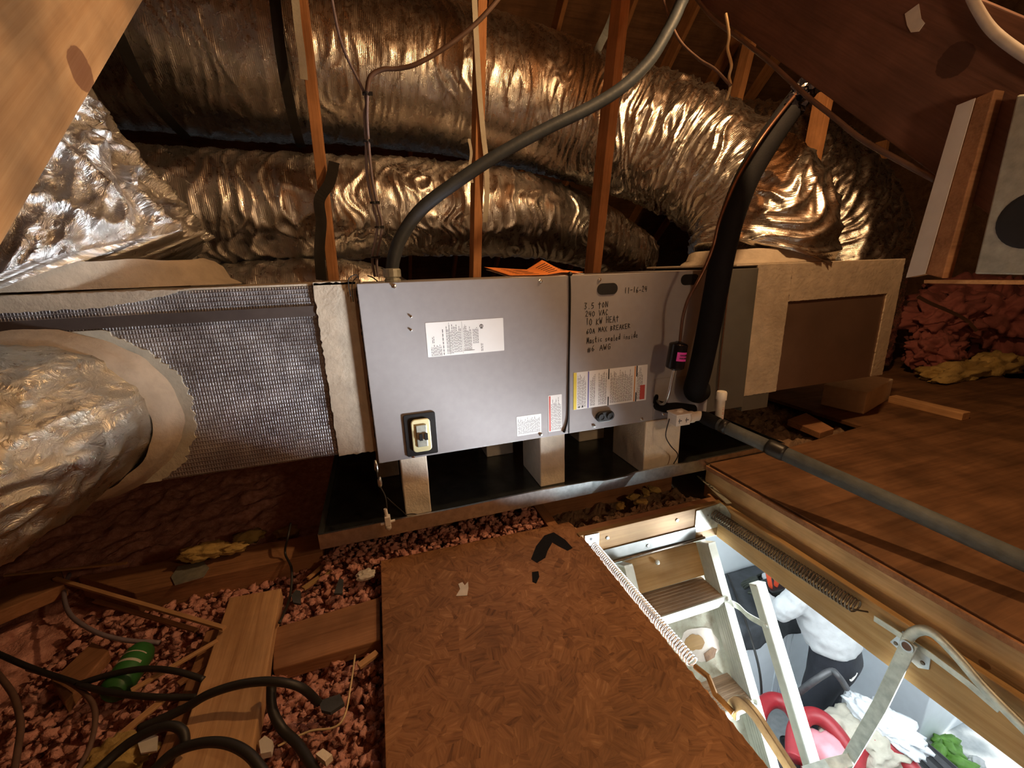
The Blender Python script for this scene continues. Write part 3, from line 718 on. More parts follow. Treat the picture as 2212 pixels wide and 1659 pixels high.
# riser duct from the plenum top
rd_ = duct([(-0.745,0.28,1.0), (-0.79,0.285,1.10), (-0.90,0.31,1.28), (-1.01,0.38,1.52), (-1.13,0.46,1.80), (-1.3,0.50,2.1)],
           [0.345,0.330,0.325,0.32,0.31,0.30], 420, 250, seed=6, fold=0.027, fold_k=(15, 1.6), fine=0.003, fine_k=26, skew=0.9)
r_d = thing('riser_duct', 'big crumpled silver duct rising from the left plenum top behind the slanted board', 'duct', (-0.74,0.28,0.98))
put('jacket', rd_, MT['foil_bright'], r_d, smooth=True)
mb = MB(); nseg = 90
for i, (rr, zz) in enumerate(((0.395, 0.990), (0.385, 0.997), (0.362, 1.008), (0.352, 1.045), (0.332, 1.06))):
    for j in range(nseg):
        a = 2*math.pi*j/nseg; q = 1+0.025*noise.noise(V(math.cos(a)*4, math.sin(a)*4, i*0.9))
        mb.v.append(V(-0.745+rr*q*1.0*math.cos(a), 0.285+min(rr*q, 0.32)*0.80*math.sin(a), zz + (0.018*noise.noise(V(math.cos(a)*3, math.sin(a)*3, 7)) if i > 2 else 0)))
for i in range(4):
    for j in range(nseg):
        k = (j+1)%nseg; mb.f.append((i*nseg+j, i*nseg+k, (i+1)*nseg+k, (i+1)*nseg+j))
put('collar', mb, MT['mastic'], r_d, smooth=True, label='tan mastic collar')

# ================================================================== RETURN PLENUM (right)
RX0, RX1 = LX+0.004, 2.235; RB, RT = 0.478, 0.992
rp = thing('return_plenum', 'tan mastic-painted return box with a brown bare panel at the right end', 'plenum', (1.83, 0.3, RB))
put('box', MB().box(RX0, RX1, 0.020, 0.56, RB, RT-0.004), MT['mastic'], rp, bev=0.008)
o = [AY(px, py, 0.008) for px, py in ((1710, 652), (1921, 635), (1882, 806), (1672, 845))]
fo = [(RX0-0.018, RB+0.0), (RX1, RB+0.006), (RX1, RT), (RX0-0.018, RT)]
# painted border: four brushed strips round the bare panel
px0 = (o[0].x+o[3].x)/2; px1 = (o[1].x+o[2].x)/2; pz1 = (o[0].z+o[1].z)/2; pz0 = RB+0.004
for q in ([(RX0-0.001,RB-0.0),(px0,RB),(px0,RT),(RX0-0.001,RT)], [(px1,RB+0.004),(RX1,RB+0.004),(RX1,RT),(px1,RT)], [(px0,pz1),(px1,pz1+0.004),(px1,RT),(px0,RT)]):
    put('mastic_border', MB().slab(jag_outline(q, 0.0012, rn), xz(0.020), 0.009), MT['mastic'], rp)
put('bare_panel', MB().box(px0-0.002, px1+0.002, 0.0155, 0.021, RB+0.001, pz1+0.002), MT['foil_brown'], rp, label='smooth bare foil panel, coloured brown like the floor it reflects')
put('lower_flange', MB().box(RX0, 1.56, 0.012, 0.20, RB-0.065, RB), MT['steel_dark'], rp)
put('top_skin', MB().box(RX0-0.1, RX1+0.004, 0.012, 0.565, RT-0.004, RT+0.004), MT['mastic'], rp, bev=0.003)

# big return duct: up from the plenum, elbow, then along the back
pth = [(1.70,0.29,1.0), (1.735,0.31,1.13), (1.73,0.42,1.31), (1.63,0.66,1.51), (1.43,0.92,1.68), (1.12,1.12,1.82), (0.6,1.22,1.94), (0.1,1.23,1.99), (-0.4,1.25,2.0), (-0.95,1.32,2.03), (-1.5,1.5,2.1)]
bd = duct(pth, [0.285,0.285,0.275,0.28,0.30,0.32,0.338,0.345,0.345,0.34,0.33], 640, 230, seed=1, fold=0.015, fold_k=(17, 1.3), fine=0.0022, fine_k=22, skew=0.25, fold_of=lambda s: 1.0 if s < 1.0 else max(0.28, 1.0-(s-1.0)*1.2))
r2 = thing('return_duct', 'biggest foil duct, bending from the return box and running along the back above the other', 'duct', (1.74,0.30,0.99))
put('jacket', bd, MT['foil_fold'], r2, smooth=True)
# second trunk: along the back, lower
bd = duct([(1.95,1.62,1.05), (1.52,1.40,1.19), (1.14,1.22,1.265), (0.7,1.10,1.31), (0.1,1.08,1.32), (-0.45,1.06,1.30), (-0.88,1.02,1.30)], [0.20,0.205,0.212,0.226,0.23,0.245,0.24], 420, 170, seed=2, fold=0.009, fold_k=(14, 1.5), fine=0.0018, fine_k=22, skew=0.5)
r3 = thing('lower_trunk_duct', 'middle foil duct running level along the back just above the grey cabinet', 'duct', (0.6,1.08,1.08))
put('jacket', bd, MT['foil'], r3, smooth=True)
# third: short one at the right end
bd = duct([(3.20,1.0,0.30), (3.20,1.0,0.80), (3.18,1.02,1.15), (3.08,1.18,1.48), (2.92,1.45,1.74), (2.8,1.9,1.9)], [0.40,0.40,0.40,0.38,0.35,0.33], 220, 150, seed=9, fold=0.016, fold_k=(17, 2.0), fine=0.004, fine_k=26, skew=0.6)
r4 = thing('far_right_duct', 'shorter foil duct behind the big bend, at the far right end', 'duct', (3.20,1.0,0.27))
put('jacket', bd, MT['foil_fold'], r4, smooth=True)
# low piece behind the supply plenum
bd = duct([(-0.66,0.93,0.935), (-0.37,0.93,0.95), (-0.05,0.93,0.945), (0.14,0.94,0.90), (0.25,0.96,0.84)], [0.125,0.135,0.13,0.10,0.05], 90, 70, seed=12, fold=0.006, fold_k=(18,2), fine=0.003, fine_k=30)
r5 = thing('low_back_duct', 'small foil duct lying low behind the left plenum top edge', 'duct', (-0.2,0.74,0.8))
put('jacket', bd, MT['foil'], r5, smooth=True)
# mastic apron at the foot of the big bend
mb = MB(); nseg = 90
for i, (rr, zz) in enumerate(((0.335, 0.997), (0.325, 1.004), (0.305, 1.016), (0.298, 1.045), (0.280, 1.055))):
    for j in range(nseg):
        a = 2*math.pi*j/nseg; q = 1+0.02*noise.noise(V(math.cos(a)*4, math.sin(a)*4, i*0.9+3))
        mb.v.append(V(1.70+rr*q*math.cos(a), 0.29+min(rr*q,0.32)*0.86*math.sin(a), zz))
for i in range(4):
    for j in range(nseg):
        k = (j+1)%nseg; mb.f.append((i*nseg+j, i*nseg+k, (i+1)*nseg+k, (i+1)*nseg+j))
put('collar', mb, MT['mastic'], r2, smooth=True, label='tan mastic collar')

# ================================================================== TRUSS TIMBER
def web(px_b, py_b, px_t, py_t, yb, yt, lab, side=1, mat='wood_orange', w=0.089, t=0.038, group=None, ext=0.25):
    """2x4 web in a truss plane; pixels give its visible front edge"""
    a = AY(px_b, py_b, yb); b = AY(px_t, py_t, yt); d = (b-a).normalized()
    a2 = a - d*0.55 if a.z > 0.8 else a; b2 = b + d*ext
    o = board('truss_web', a2+V(0, w/2, 0), b2+V(0, w/2, 0), (0,1,0), w, t, MT[mat])
    o['label'] = lab; o['category'] = 'timber'
    return o
web(716, 575, 650, 0, 0.70, 0.70, 'first upright orange truss board, left of the wire bundle')
web(1031, 588, 1043, 0, 0.70, 0.70, 'upright orange truss board standing behind the middle of the grey cabinet')
web(1288, 600, 1352, 0, 0.575, 0.575, 'leaning orange truss board to the right of the orange papers', t=0.042)
web(1588, 260, 1625, 110, 1.45, 1.45, 'orange truss board behind the top of the big duct bend', t=0.045)
web(1765, 365, 1795, 215, 0.62, 0.62, 'short orange truss board to the right of the black foam pipe')
web(1905, 390, 1915, 330, 1.5, 1.5, 'stub of orange truss board deep in the right corner', ext=0.1)

# slanted wide boards close to the lens
a = V(-0.19, -0.985, 1.0); dirn = V(0, 1, 0.89).normalized(); nrm = V(0, -0.665, 0.747)
o = board('slanted_rafter', BRD_L, BRD_L + V(0,1.40,1.40*0.89), nrm, 0.235, 0.038, MT['wood_knotty'])
o['label'] = 'wide tan slanted board with a dark oval knot, close at the upper left'; o['category'] = 'timber'
o2 = board('slanted_rafter', V(1.219,-1.15,1.71-1.15*0.89)+nrm*0.1175, V(1.219,0.35,1.71+0.35*0.89)+nrm*0.1175, nrm, 0.235, 0.038, MT['wood_dark'])
o2['label'] = 'wide dark slanted board filling the upper right corner, with a white scrap stuck on it'; o2['category'] = 'timber'
p = AX(1975, 40, 1.199)
q = [AX(px, py, 1.199) for px, py in ((1955,30),(1985,8),(1990,40),(1998,50),(1985,68),(1968,70),(1960,55))]
sc_ = put('paper_scrap', MB().prism([(1.1995, v.y, v.z) for v in q], (-1,0,0), 0.0015), MT['paper']); sc_['label'] = 'small torn white scrap stuck on the dark slanted board'; sc_['category'] = 'paper'
# upper rafters under the roof deck and on the far slope
for i, x in enumerate((-1.5, -0.8, 2.05, 2.7, 3.4)):
    o = board('roof_rafter', V(x,-2.4,roofz(-2.4)-0.1), V(x,1.40,roofz(1.40)-0.1), nrm, 0.14, 0.038, MT['wood_orange'], kind='structure')
sl = (V(0,6.0,0.1)-V(0,1.45,roofz(1.45))).normalized(); n2 = V(0,-sl.z,sl.y)
for i, x in enumerate((0.55, 1.16, 1.77, 2.38, 2.99, 3.6, 4.2)):
    o = board('roof_rafter', V(x,1.5,roofz(1.45)-0.15), V(x,5.6,0.45), (0,-sl.z*-1,sl.y*1), 0.14, 0.038, MT['wood_orange'], kind='structure')

# hanging white-edged post and metal box at right
ha = AX(1985, 598, 1.165); hb = AX(2092, 205, 1.165)
dv = (hb-ha).normalized(); sd = V(0,-1,0)
hp = thing('hanging_post', 'hanging timber post with a white painted face, nailed beside the dark slanted board', 'timber', ha)
E0 = AX(1958, 600, 1.165); E1 = AX(2068, 228, 1.165); F0 = AX(1999, 592, 1.165); F1 = AX(2108, 212, 1.165)
put('post', MB().prism([E0, F0, F1, E1], (1,0,0), 0.030), MT['wood_orange2'], hp, bev=0.002)
put('white_face', MB().prism([E0+V(-0.002,0,0), F0+V(-0.002,0,0), F1+V(-0.002,0,0), E1+V(-0.002,0,0)], (1,0,0), 0.002), MT['white_foam_paint'], hp, label='grey-white painted face')
G0 = AX(2036, 602, 1.165); G1 = AX(2150, 192, 1.165)
put('side_strip', MB().prism([F0, G0, G1, F1], (1,0,0), 0.03), MT['wood_brown'], hp, label='bare tan edge strip', bev=0.002)
B0 = AX(2108, 592, 1.165); B1 = AX(2195, 205, 1.165)
mbx = thing('metal_box', 'grey galvanised metal box with a round black hole, hanging at the right edge', 'metal box', B0)
put('body', MB().prism([AX(2104, 592, 1.16), AX(2300, 596, 1.16), AX(2400, 185, 1.16), AX(2196, 205, 1.16)], (1,0,0), 0.036), MT['galv_dull'], mbx, bev=0.003)
hc = AX(2234, 474, 1.159)
put('hole', MB().lathe((1.1600, hc.y, hc.z), (-1,0,0), [(0,0.049),(0.001,0.049),(0.0015,0.043)], 32), MT['black'], mbx, label='round black opening')
put('flange', MB().prism([AX(1996, 612, 1.16), AX(2310, 616, 1.16), AX(2310, 606, 1.16), AX(1996, 605, 1.16)], (1,0,0), 0.036), MT['wood_orange2'], mbx, label='thin lit ledge under the box')

# ================================================================== DRAIN PAN AND BLOCKS
PZ = 0.225; PX0_, PX1_, PYF, PYB = -0.19, 1.60, -0.055, 0.64; PH = 0.272
pan = thing('drain_pan', 'black-lined sheet metal drain pan under the grey cabinet, front lip shining', 'drain pan', (0.7, 0.3, PZ-0.004))
put('tray', MB().box(PX0_, PX1_, PYF, PYB, PZ-0.003, PZ), MT['galv_black'], pan)
mb = MB()
for k in range(41):                                     # front lip, slightly dented
    x = PX0_ + (PX1_-PX0_)*k/40; d = 0.004*noise.noise(V(x*3.1, 0, 4)) - (0.007 if 0.72 < x < 0.86 else 0)
    mb.v += [V(x, PYF-0.0015, PZ-0.004), V(x, PYF-0.004+d, PH+0.5*d), V(x, PYF+0.004+d, PH+0.5*d), V(x, PYF+0.0015, PZ-0.001)]
for k in range(40):
    for q in range(4):
        r = (q+1) % 4; mb.f.append((k*4+q, k*4+4+q, k*4+4+r, k*4+r))
put('front_lip', mb, MT['galv'], pan, label='shiny bare metal front lip')
m = MB().box(PX0_-0.002, PX0_+0.001, PYF, PYB, PZ-0.004, PH)
put('side_lip', m, MT['galv'], pan); put('side_lip', MB().box(PX1_-0.001, PX1_+0.002, PYF, PYB, PZ-0.004, PH), MT['galv_black'], pan)
put('back_lip', MB().box(PX0_, PX1_, PYB-0.001, PYB+0.002, PZ-0.004, PH), MT['galv_black'], pan)
def block(x0, x1, y0, y1, lab, z0=PZ, z1=ZB-0.001, mat='foam', grp='tan support blocks under the cabinet'):
    mb = MB(); nx, nz, ny = 4, 8, 8
    bm = bmesh.new(); bmesh.ops.create_cube(bm, size=1.0)
    bmesh.ops.subdivide_edges(bm, edges=bm.edges[:], cuts=5, use_grid_fill=True)
    for q in bm.verts:
        p = V(x0+(x1-x0)*(q.co.x+0.5), y0+(y1-y0)*(q.co.y+0.5), z0+(z1-z0)*(q.co.z+0.5))
        n = noise.noise(p*23)*0.0022
        if q.co.z > 0.49 or q.co.z < -0.49: n *= 0.0
        q.co = p + V(n if abs(q.co.x) > 0.4 else 0, n if abs(q.co.y) > 0.4 else 0, 0)
    bm.verts.index_update(); mb.v = [q.co.copy() for q in bm.verts]; mb.f = [tuple(v.index for v in f.verts) for f in bm.faces]; bm.free()
    o = put('support_block', mb, MT[mat], smooth=True, bev=0.004)
    for pl in o.data.polygons: pl.use_smooth = False
    o['label'] = lab; o['category'] = 'block'; o['group'] = grp; return o
block(0.063, 0.147, 0.022, 0.22, 'tan foam block under the left end of the cabinet, a wire across its foot')
block(0.550, 0.648, 0.045, 0.24, 'tan foam block under the seam of the two cabinet panels')
block(0.955, 1.115, -0.005, 0.22, 'wider tan foam block under the white float switch box')
block(0.43, 0.55, 0.37, 0.55, 'shadowed back block seen in the dark gap left of the seam block')
block(0.87, 1.0, 0.37, 0.55, 'shadowed back block seen in the dark gap right of the seam block')
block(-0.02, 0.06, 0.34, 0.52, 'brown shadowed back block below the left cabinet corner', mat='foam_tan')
# foam block and stick at the right end
FL = 0.250                                             # top of the plywood platform
def at_floor(px, py): return AZ(px, py, FL)
c0 = at_floor(1772, 874); c1 = at_floor(1865, 896); c2 = at_floor(1921, 862)
n2_ = V(0,0,1)
U = (c1-c0); W2 = (c2-c1)
hgt = 0.115
mb = MB().prism([c0, c1, c2, c0+W2], (0,0,1), hgt)
o = put('foam_block', mb, MT['foam'], bev=0.005); o['label'] = 'tan foam block lying on the plywood below the return box'; o['category'] = 'block'
s0 = at_floor(1925, 868)+V(0,0,0.018); s1 = at_floor(2085, 907)+V(0,0,0.018)
o = board('wood_stick', s0, s1, V(0,0,1), 0.036, 0.055, MT['wood_orange2']); o['label'] = 'short orange wood offcut on the plywood, right of the foam block'; o['category'] = 'offcut'

# ================================================================== ATTIC FLOOR
ZO = 0.150
# insulation bed under everything (between joists)
def bed(x0, x1, y0, y1, z, nx, ny, amp, name, mat, lab, seed=0):
    mb = MB()
    for j in range(ny+1):
        for i in range(nx+1):
            x = x0+(x1-x0)*i/nx; y = y0+(y1-y0)*j/ny
            h = amp*(noise.noise(V(x*14+seed, y*14, seed))+0.6*noise.noise(V(x*37, y*37+seed, 2))+0.35*noise.noise(V(x*80, y*80, seed)))
            mb.v.append(V(x, y, max(0.022, z+h)))
    for j in range(ny):
        for i in range(nx):
            a = j*(nx+1)+i; mb.f.append((a, a+1, a+nx+2, a+nx+1))
    return mb
m = bed(-2.6, 0.525, -1.5, 1.3, 0.055, 230, 190, 0.024, 'x', None, '')
rn = random.Random(21)
def clumps(m, n, xr, yr, zr, sr, rn, sub=2):
    for k in range(n):
        x = rn.uniform(*xr); y = rn.uniform(*yr); s = rn.uniform(*sr)
        m.blob((x, y, rn.uniform(*zr)), s, s*rn.uniform(0.6,1.1), s*rn.uniform(0.5,0.9), k*0.37, 1.15, sub, 2.9, rn.uniform(0,3))
clumps(m, 1500, (-0.28, 0.0), (-0.75, 0.06), (0.05, 0.10), (0.005, 0.014), rn)
clumps(m, 1300, (-0.85, -0.25), (-0.45, 0.05), (0.045, 0.095), (0.005, 0.015), rn)
clumps(m, 1300, (-0.2, 0.52), (-0.068, 0.07), (0.08, 0.150), (0.005, 0.014), rn)
clumps(m, 300, (-1.3, -0.4), (-1.0, -0.4), (0.03, 0.08), (0.008, 0.022), rn)
for p in m.v: p.z = max(p.z, 0.018)
o = put('loose_insulation', m, MT['pink'], smooth=True, kind='stuff'); o['label'] = 'pink loose-fill insulation between the joists at lower left'; o['category'] = 'insulation'
m = bed(0.58, 1.20, -0.118, 0.9, 0.06, 60, 90, 0.03, 'x', None, '', 5)
clumps(m, 160, (0.66, 1.18), (-0.105, -0.06), (0.08, 0.12), (0.008, 0.02), rn)
o = put('loose_insulation', m, MT['debris'], kind='stuff'); o['label'] = 'dark dusty debris between the pan and the hatch header'; o['category'] = 'debris'
m = MB()
for k, (px, py) in enumerate(((1368, 1072), (1395, 1064), (1412, 1058), (1385, 1085), (1340, 1092))):
    p = AZ(px, py, 0.12); m.blob(p, 0.028, 0.016, 0.012, k, 0.6, 2, 2.5, k)
o = put('yellow_tuft', m, MT['yellow_ins'], kind='stuff'); o['label'] = 'torn yellow insulation tufts behind the hatch header'; o['category'] = 'insulation'

# OSB sheet
osb_o = [(-0.034,-1.60), (0.606,-1.60), (0.606,-0.105), (0.600,-0.088), (-0.028,-0.072)]
ob = thing('strand_board_sheet', 'rough brown strand board sheet laid as floor to the left of the hatch', 'board', (0.3, -0.8, ZO-0.018))
put('sheet', MB().prism([(x, y, ZO-0.018) for x, y in osb_o], (0,0,1), 0.018), MT['osb'], ob, bev=0.0015)
# splintered raw edge along the hatch
mb = MB(); rn = random.Random(2)
for k in range(60):
    y = -0.12-1.35*k/60; a = rn.uniform(-0.2, 0.2)
    mb.prism([(0.605, y, ZO-0.004), (0.605+rn.uniform(0.001,0.0045), y-0.008, ZO-0.003), (0.605, y-0.022, ZO-0.003)], (0,0,1), 0.0025)
put('splintered_edge', mb, MT['wood_orange2'], ob, kind='stuff')
def stain(pxs, name, mat, lab, t=0.0006):
    pts = [AZ(px, py, ZO) for px, py in pxs]
    return put(name, MB().prism(pts, (0,0,1), t), MT[mat], ob, label=lab)
stain(((1147,1208),(1158,1180),(1176,1157),(1196,1150),(1221,1166),(1237,1184),(1226,1190),(1206,1180),(1193,1172),(1183,1190),(1178,1205),(1160,1216)), 'black_smear', 'black_rub', 'black tar smear shaped like a hook')
stain(((1149,1236),(1163,1234),(1165,1246),(1158,1261),(1150,1257)), 'black_smear', 'black_rub', 'small black tar spot')
pts = [AZ(px, py, ZO+0.0006) for px, py in ((985,1288),(994,1273),(990,1262),(999,1258),(1004,1265),(1011,1257),(1012,1270),(1009,1287))]
o = put('masking_tape_scrap', MB().prism(pts, (0,0,1), 0.0012), MT['paper']); o['label'] = 'torn scrap of pale tape stuck on the strand board'; o['category'] = 'tape'

# joists, planks and blocking, lower left
def slabwood(name, pts, z, t, mat, lab, cat='timber', gx=(1,0,0), bev=0.003):
    """flat-lying timber: pts = its top outline on the plane z"""
    P = [Vector(p) for p in pts]; c = sum(P, Vector())/len(P); c.z = z-t
    M = frame(c, gx, V(0,0,1).cross(Vector(gx))); inv = M.inverted()
    mb = MB().prism([inv @ V(p.x, p.y, z-t) for p in P], (0,0,1), t)
    o = put(name, mb, MT[mat], M=M, bev=bev); o['label'] = lab; o['category'] = cat; return o
slabwood('plank', [V(-0.432,-0.085,0), V(-0.300,-0.095,0), V(-0.262,-0.62,0), V(-0.395,-0.62,0)], 0.150, 0.040, 'wood_orange2', 'flat plank running front to back among the pink insulation', gx=(0.06,-1,0))
slabwood('joist', [V(-0.905,0.178,0), V(-0.215,0.150,0), V(-0.205,0.04,0), V(-0.70,0.030,0)], 0.150, 0.075, 'wood_brown', 'brown joist lying crosswise below the left plenum', gx=(1,-0.04,0))
slabwood('blocking', [V(-0.300,-0.215,0), V(-0.036,-0.198,0), V(-0.036,-0.348,0), V(-0.276,-0.350,0)], 0.125, 0.038, 'wood_brown', 'short flat block between the plank and the strand board', gx=(1,0.06,0))
slabwood('plank', [V(-0.470,-0.16,0), V(-0.432,-0.16,0), V(-0.398,-0.70,0), V(-0.440,-0.70,0)], 0.120, 0.05, 'wood_brown', 'dark plank edge alongside the flat plank', gx=(0.06,-1,0))
# joists under the pan and the sheets
for x, lab in ((0.535, 'joist end showing between the pan lip and the strand board corner'),):
    slabwood('joist', [V(x,-0.17,0), V(x+0.038,-0.17,0), V(x+0.038,1.2,0), V(x,1.2,0)], 0.130, 0.125, 'wood_brown', lab, gx=(0,1,0))
slabwood('pan_support', [V(-0.18,0.10,0), V(1.18,0.10,0), V(1.18,0.14,0), V(-0.18,0.14,0)], 0.220, 0.165, 'wood_brown', 'dark red-brown timber under the front edge of the drain pan')
slabwood('pan_support', [V(-0.18,0.55,0), V(1.58,0.55,0), V(1.58,0.59,0), V(-0.18,0.59,0)], 0.220, 0.21, 'wood_brown', 'dark timber under the back edge of the drain pan')

# ================================================================== HATCH FRAME
hf = thing('hatch_frame', 'pale pine frame lining the attic hatch opening', 'frame', (0.9, -0.8, 0.013))
ht = 0.155
board('side_board', (HX1+0.010, -1.5, 0.084), (HX1+0.010, HY1+0.001, 0.084), (0,0,1), 0.142, 0.019, MT['wood_pale'], hf)
board('side_board', (HX0-0.010, -1.5, 0.072), (HX0-0.010, HY1+0.001, 0.072), (0,0,1), 0.118, 0.019, MT['wood_pale'], hf)
board('header_board', (HX0-0.02, HY1+0.010, 0.086), (HX1+0.02, HY1+0.010, 0.086), (0,0,1), 0.138, 0.019, MT['wood_header'], hf)
put('hinge_plate', MB().box(HX0+0.004, HX1-0.10, HY1-0.0035, HY1-0.001, 0.030, 0.080), MT['zinc'], hf, label='pale metal hinge plate', bev=0.001)
put('hinge_bar', MB().tube([(HX0+0.004, HY1-0.006, 0.027), (HX1-0.06, HY1-0.006, 0.027)], 0.005, 8), MT['spring_dark'], hf, smooth=True)
for (x, z) in ((0.70,0.122), (0.98,0.125), (0.86,0.053)):
    put('screw', MB().lathe((x, HY1-(0.0035 if z < 0.1 else 0.0), z), (0,-1,0), [(0,0.006),(0.0015,0.006),(0.002,0.003)], 12), MT['chrome'], hf)
pl = put('corner_plate', MB().slab([(HX0,0.082),(HX0+0.052,0.076),(HX0+0.052,0.150),(HX0,0.152)], xz(HY1-0.0005), 0.002), MT['galv'], hf, label='shiny corner plate')
for (x, z) in ((HX0+0.022,0.135),(HX0+0.040,0.100),(HX0+0.022,0.100)):
    put('hole', MB().lathe((x, HY1-0.0025, z), (0,-1,0), [(0,0.005),(0.0006,0.005)], 12), MT['black'], pl)
pl = put('corner_plate', MB().slab([(HX1-0.105,0.055),(HX1-0.002,0.055),(HX1-0.002,0.153),(HX1-0.105,0.145)], xz(HY1-0.0005), 0.002), MT['galv_dull'], hf, label='galvanised corner plate')
put('corner_wing', MB().prism([(HX1-0.0005,HY1-0.001,0.075),(HX1-0.0005,HY1-0.055,0.085),(HX1-0.0005,HY1-0.055,0.138),(HX1-0.0005,HY1-0.03,0.156),(HX1-0.0005,HY1-0.001,0.156)], (-1,0,0), 0.002), MT['galv_dull'], pl)
# springs
def spring(name, a, b, rad, wire, turns, mat, lab, hook_a=None, hook_b=None):
    a = Vector(a); b = Vector(b); d = b-a; L = d.length; T = d.normalized()
    n1 = T.cross(V(0,0,1)).normalized(); n2 = T.cross(n1)
    path = [hook_a] if hook_a is not None else []
    steps = turns*12
    for k in range(steps+1):
        an = 2*math.pi*k/12
        path.append(a + T*(L*k/steps) + n1*rad*math.cos(an) + n2*rad*math.sin(an))
    if hook_b is not None: path.append(hook_b)
    o = put(name, MB().tube(path, wire, 5), MT[mat], smooth=True); o['label'] = lab; o['category'] = 'spring'; return o
SXR = HX1-0.024
spring('coil_spring', AX(1537, 1108, SXR), AX(1852, 1312, SXR), 0.0180, 0.0023, 54, 'spring_dark', 'dark coil spring stretched along the right side of the hatch',
       V(HX1-0.055, HY1-0.006, 0.118), AX(1875, 1322, HX1-0.010))
SXL = HX0+0.016
spring('coil_spring', AX(1282, 1178, SXL), AX(1497, 1432, SXL), 0.0125, 0.0019, 56, 'spring_pale', 'bright pale coil spring along the strand board edge',
       V(HX0+0.03, HY1-0.006, 0.098), AX(1508, 1440, SXL))
# rim board and plywood platform
PLX = 1.205
rb = board('rim_board', (PLX+0.030, -1.5, 0.170), (PLX+0.030, -0.045, 0.170), (0,0,1), 0.140, 0.036, MT['wood_tan']); rb['label'] = 'tan rim board under the plywood, beside the hatch'; rb['category'] = 'timber'
b2_ = board('ledger_board', (PLX-0.016, -1.5, 0.085), (PLX-0.016, -0.10, 0.085), (0,0,1), 0.12, 0.018, MT['wood_brown']); b2_['label'] = 'dark narrow board between the rim board and the hatch frame'; b2_['category'] = 'timber'
hd = board('header_joist', (0.60, -0.141, 0.080), (1.185, -0.141, 0.080), (0,0,1), 0.13, 0.038, MT['wood_brown']); hd['label'] = 'brown joist behind the far end of the hatch frame'; hd['category'] = 'timber'
pw_ = thing('plywood_platform', 'old brown plywood floor raised on the right side of the hatch', 'board', (2.0, -0.7, FL-0.018))
put('sheet', MB().prism([(PLX,-1.6,FL-0.018), (4.5,-1.6,FL-0.018), (4.5,3.2,FL-0.018), (2.16,3.2,FL-0.018), (2.13,-0.01,FL-0.018), (1.62,-0.062,FL-0.018), (PLX+0.01,-0.062,FL-0.018)], (0,0,1), 0.018), MT['ply'], pw_, bev=0.002)
put('edge_strip', MB().box(PLX-0.006, PLX+0.002, -1.6, -0.06, FL-0.024, FL-0.006), MT['wood_brown'], pw_, bev=0.002)
m = bed(1.24, 2.3, -0.03, 1.2, 0.19, 70, 70, 0.035, 'x', None, '', 8)
o = put('loose_insulation', m, MT['debris'], kind='stuff'); o['label'] = 'dark debris in the gap behind the plywood, under the return box'; o['category'] = 'debris'
slabwood('rubble_stick', [AZ(1700,915,0.24), AZ(1740,900,0.24), AZ(1800,935,0.24), AZ(1770,945,0.24)], 0.262, 0.03, 'wood_brown', 'broken red-brown wood piece in the dark gap behind the plywood')
# perforated strap
a = AZ(1510, 1028, 0.165); b = AZ(1575, 1088, 0.165)
st = thing('perforated_strap', 'grey perforated metal strap at the corner of the rim board', 'strap', a)
T_ = (b-a).normalized(); S_ = V(-T_.y, T_.x, 0)
put('band', MB().prism([a-S_*0.010, b-S_*0.010, b+S_*0.010, a+S_*0.010], (0,0,1), 0.0012), MT['galv_dull'], st)
for k in range(6):
    p = a+T_*(0.01+k*0.018)
    put('hole', MB().lathe((p.x,p.y,p.z+0.0012), (0,0,1), [(0,0.0038),(0.0005,0.0038)], 10), MT['black'], st)

# ================================================================== LADDER
TH = R(60); LD = V(0, -math.cos(TH), -math.sin(TH)); LN = V(0, -math.sin(TH), math.cos(TH))   # along / outward normal
L0 = V(0, -0.215, 0.045)
LXL, LXR = 0.742, 1.118
lad = thing('folding_ladder', 'aluminium folding attic ladder with brown treads going down the hatch', 'ladder', (0.93, -0.22, 0.03))
def lp(x, s, n=0.0): return V(x, L0.y, L0.z) + LD*s + LN*n
dp = thing('hatch_door', 'stained pale door panel hanging open behind the ladder', 'door', lp(0.9, 0.6, -0.10))
def lbox(x0, x1, s0, s1, n0, n1):
    vs = [lp(x, s, n) for n in (n0, n1) for s, x in ((s0,x0),(s0,x1),(s1,x1),(s1,x0))]
    return MB().add(vs, [(0,1,2,3)[::-1],(4,5,6,7),(0,1,5,4),(1,2,6,5),(2,3,7,6),(3,0,4,7)])
put('panel', lbox(HX0+0.01, HX1-0.012, 0.02, 1.40, -0.112, -0.100), MT['door_panel'], dp)
put('mount_board', lbox(LXL+0.036, LXR-0.036, 0.015, 0.130, -0.100, -0.060), MT['wood_pale'], dp, bev=0.002, label='yellowish mounting board')
put('mount_bolt', MB().lathe(lp(0.90, 0.045, -0.055), LN, [(0,0.009),(0.003,0.008),(0.004,0.004)], 14), MT['galv_dull'], dp)
def ALP(px, py, n):
    o = lp(0, 0, n); r = _ray(px, py); t = (o-CAM_P).dot(LN)/r.dot(LN); return CAM_P + r*t
pts = []
rn = random.Random(9)
for k in range(26):
    a = 2*math.pi*k/26; rr = 1+0.25*noise.noise(V(math.cos(a)*2, math.sin(a)*2, 3)); pts.append(ALP(1510+42*rr*math.cos(a), 1392+36*rr*math.sin(a), -0.0998))
put('torn_patch', MB().prism(pts, LN, 0.0012), MT['paper'], dp, label='torn pale delaminated patch')
pts = []
for k in range(22):
    a = 2*math.pi*k/22; rr = 1+0.3*noise.noise(V(math.cos(a)*2, math.sin(a)*2, 8)); pts.append(ALP(1500+22*rr*math.cos(a), 1388+17*rr*math.sin(a), -0.0985))
put('torn_patch', MB().prism(pts, LN, 0.0012), MT['wood_pale'], dp, label='tan bare patch where the skin tore off')
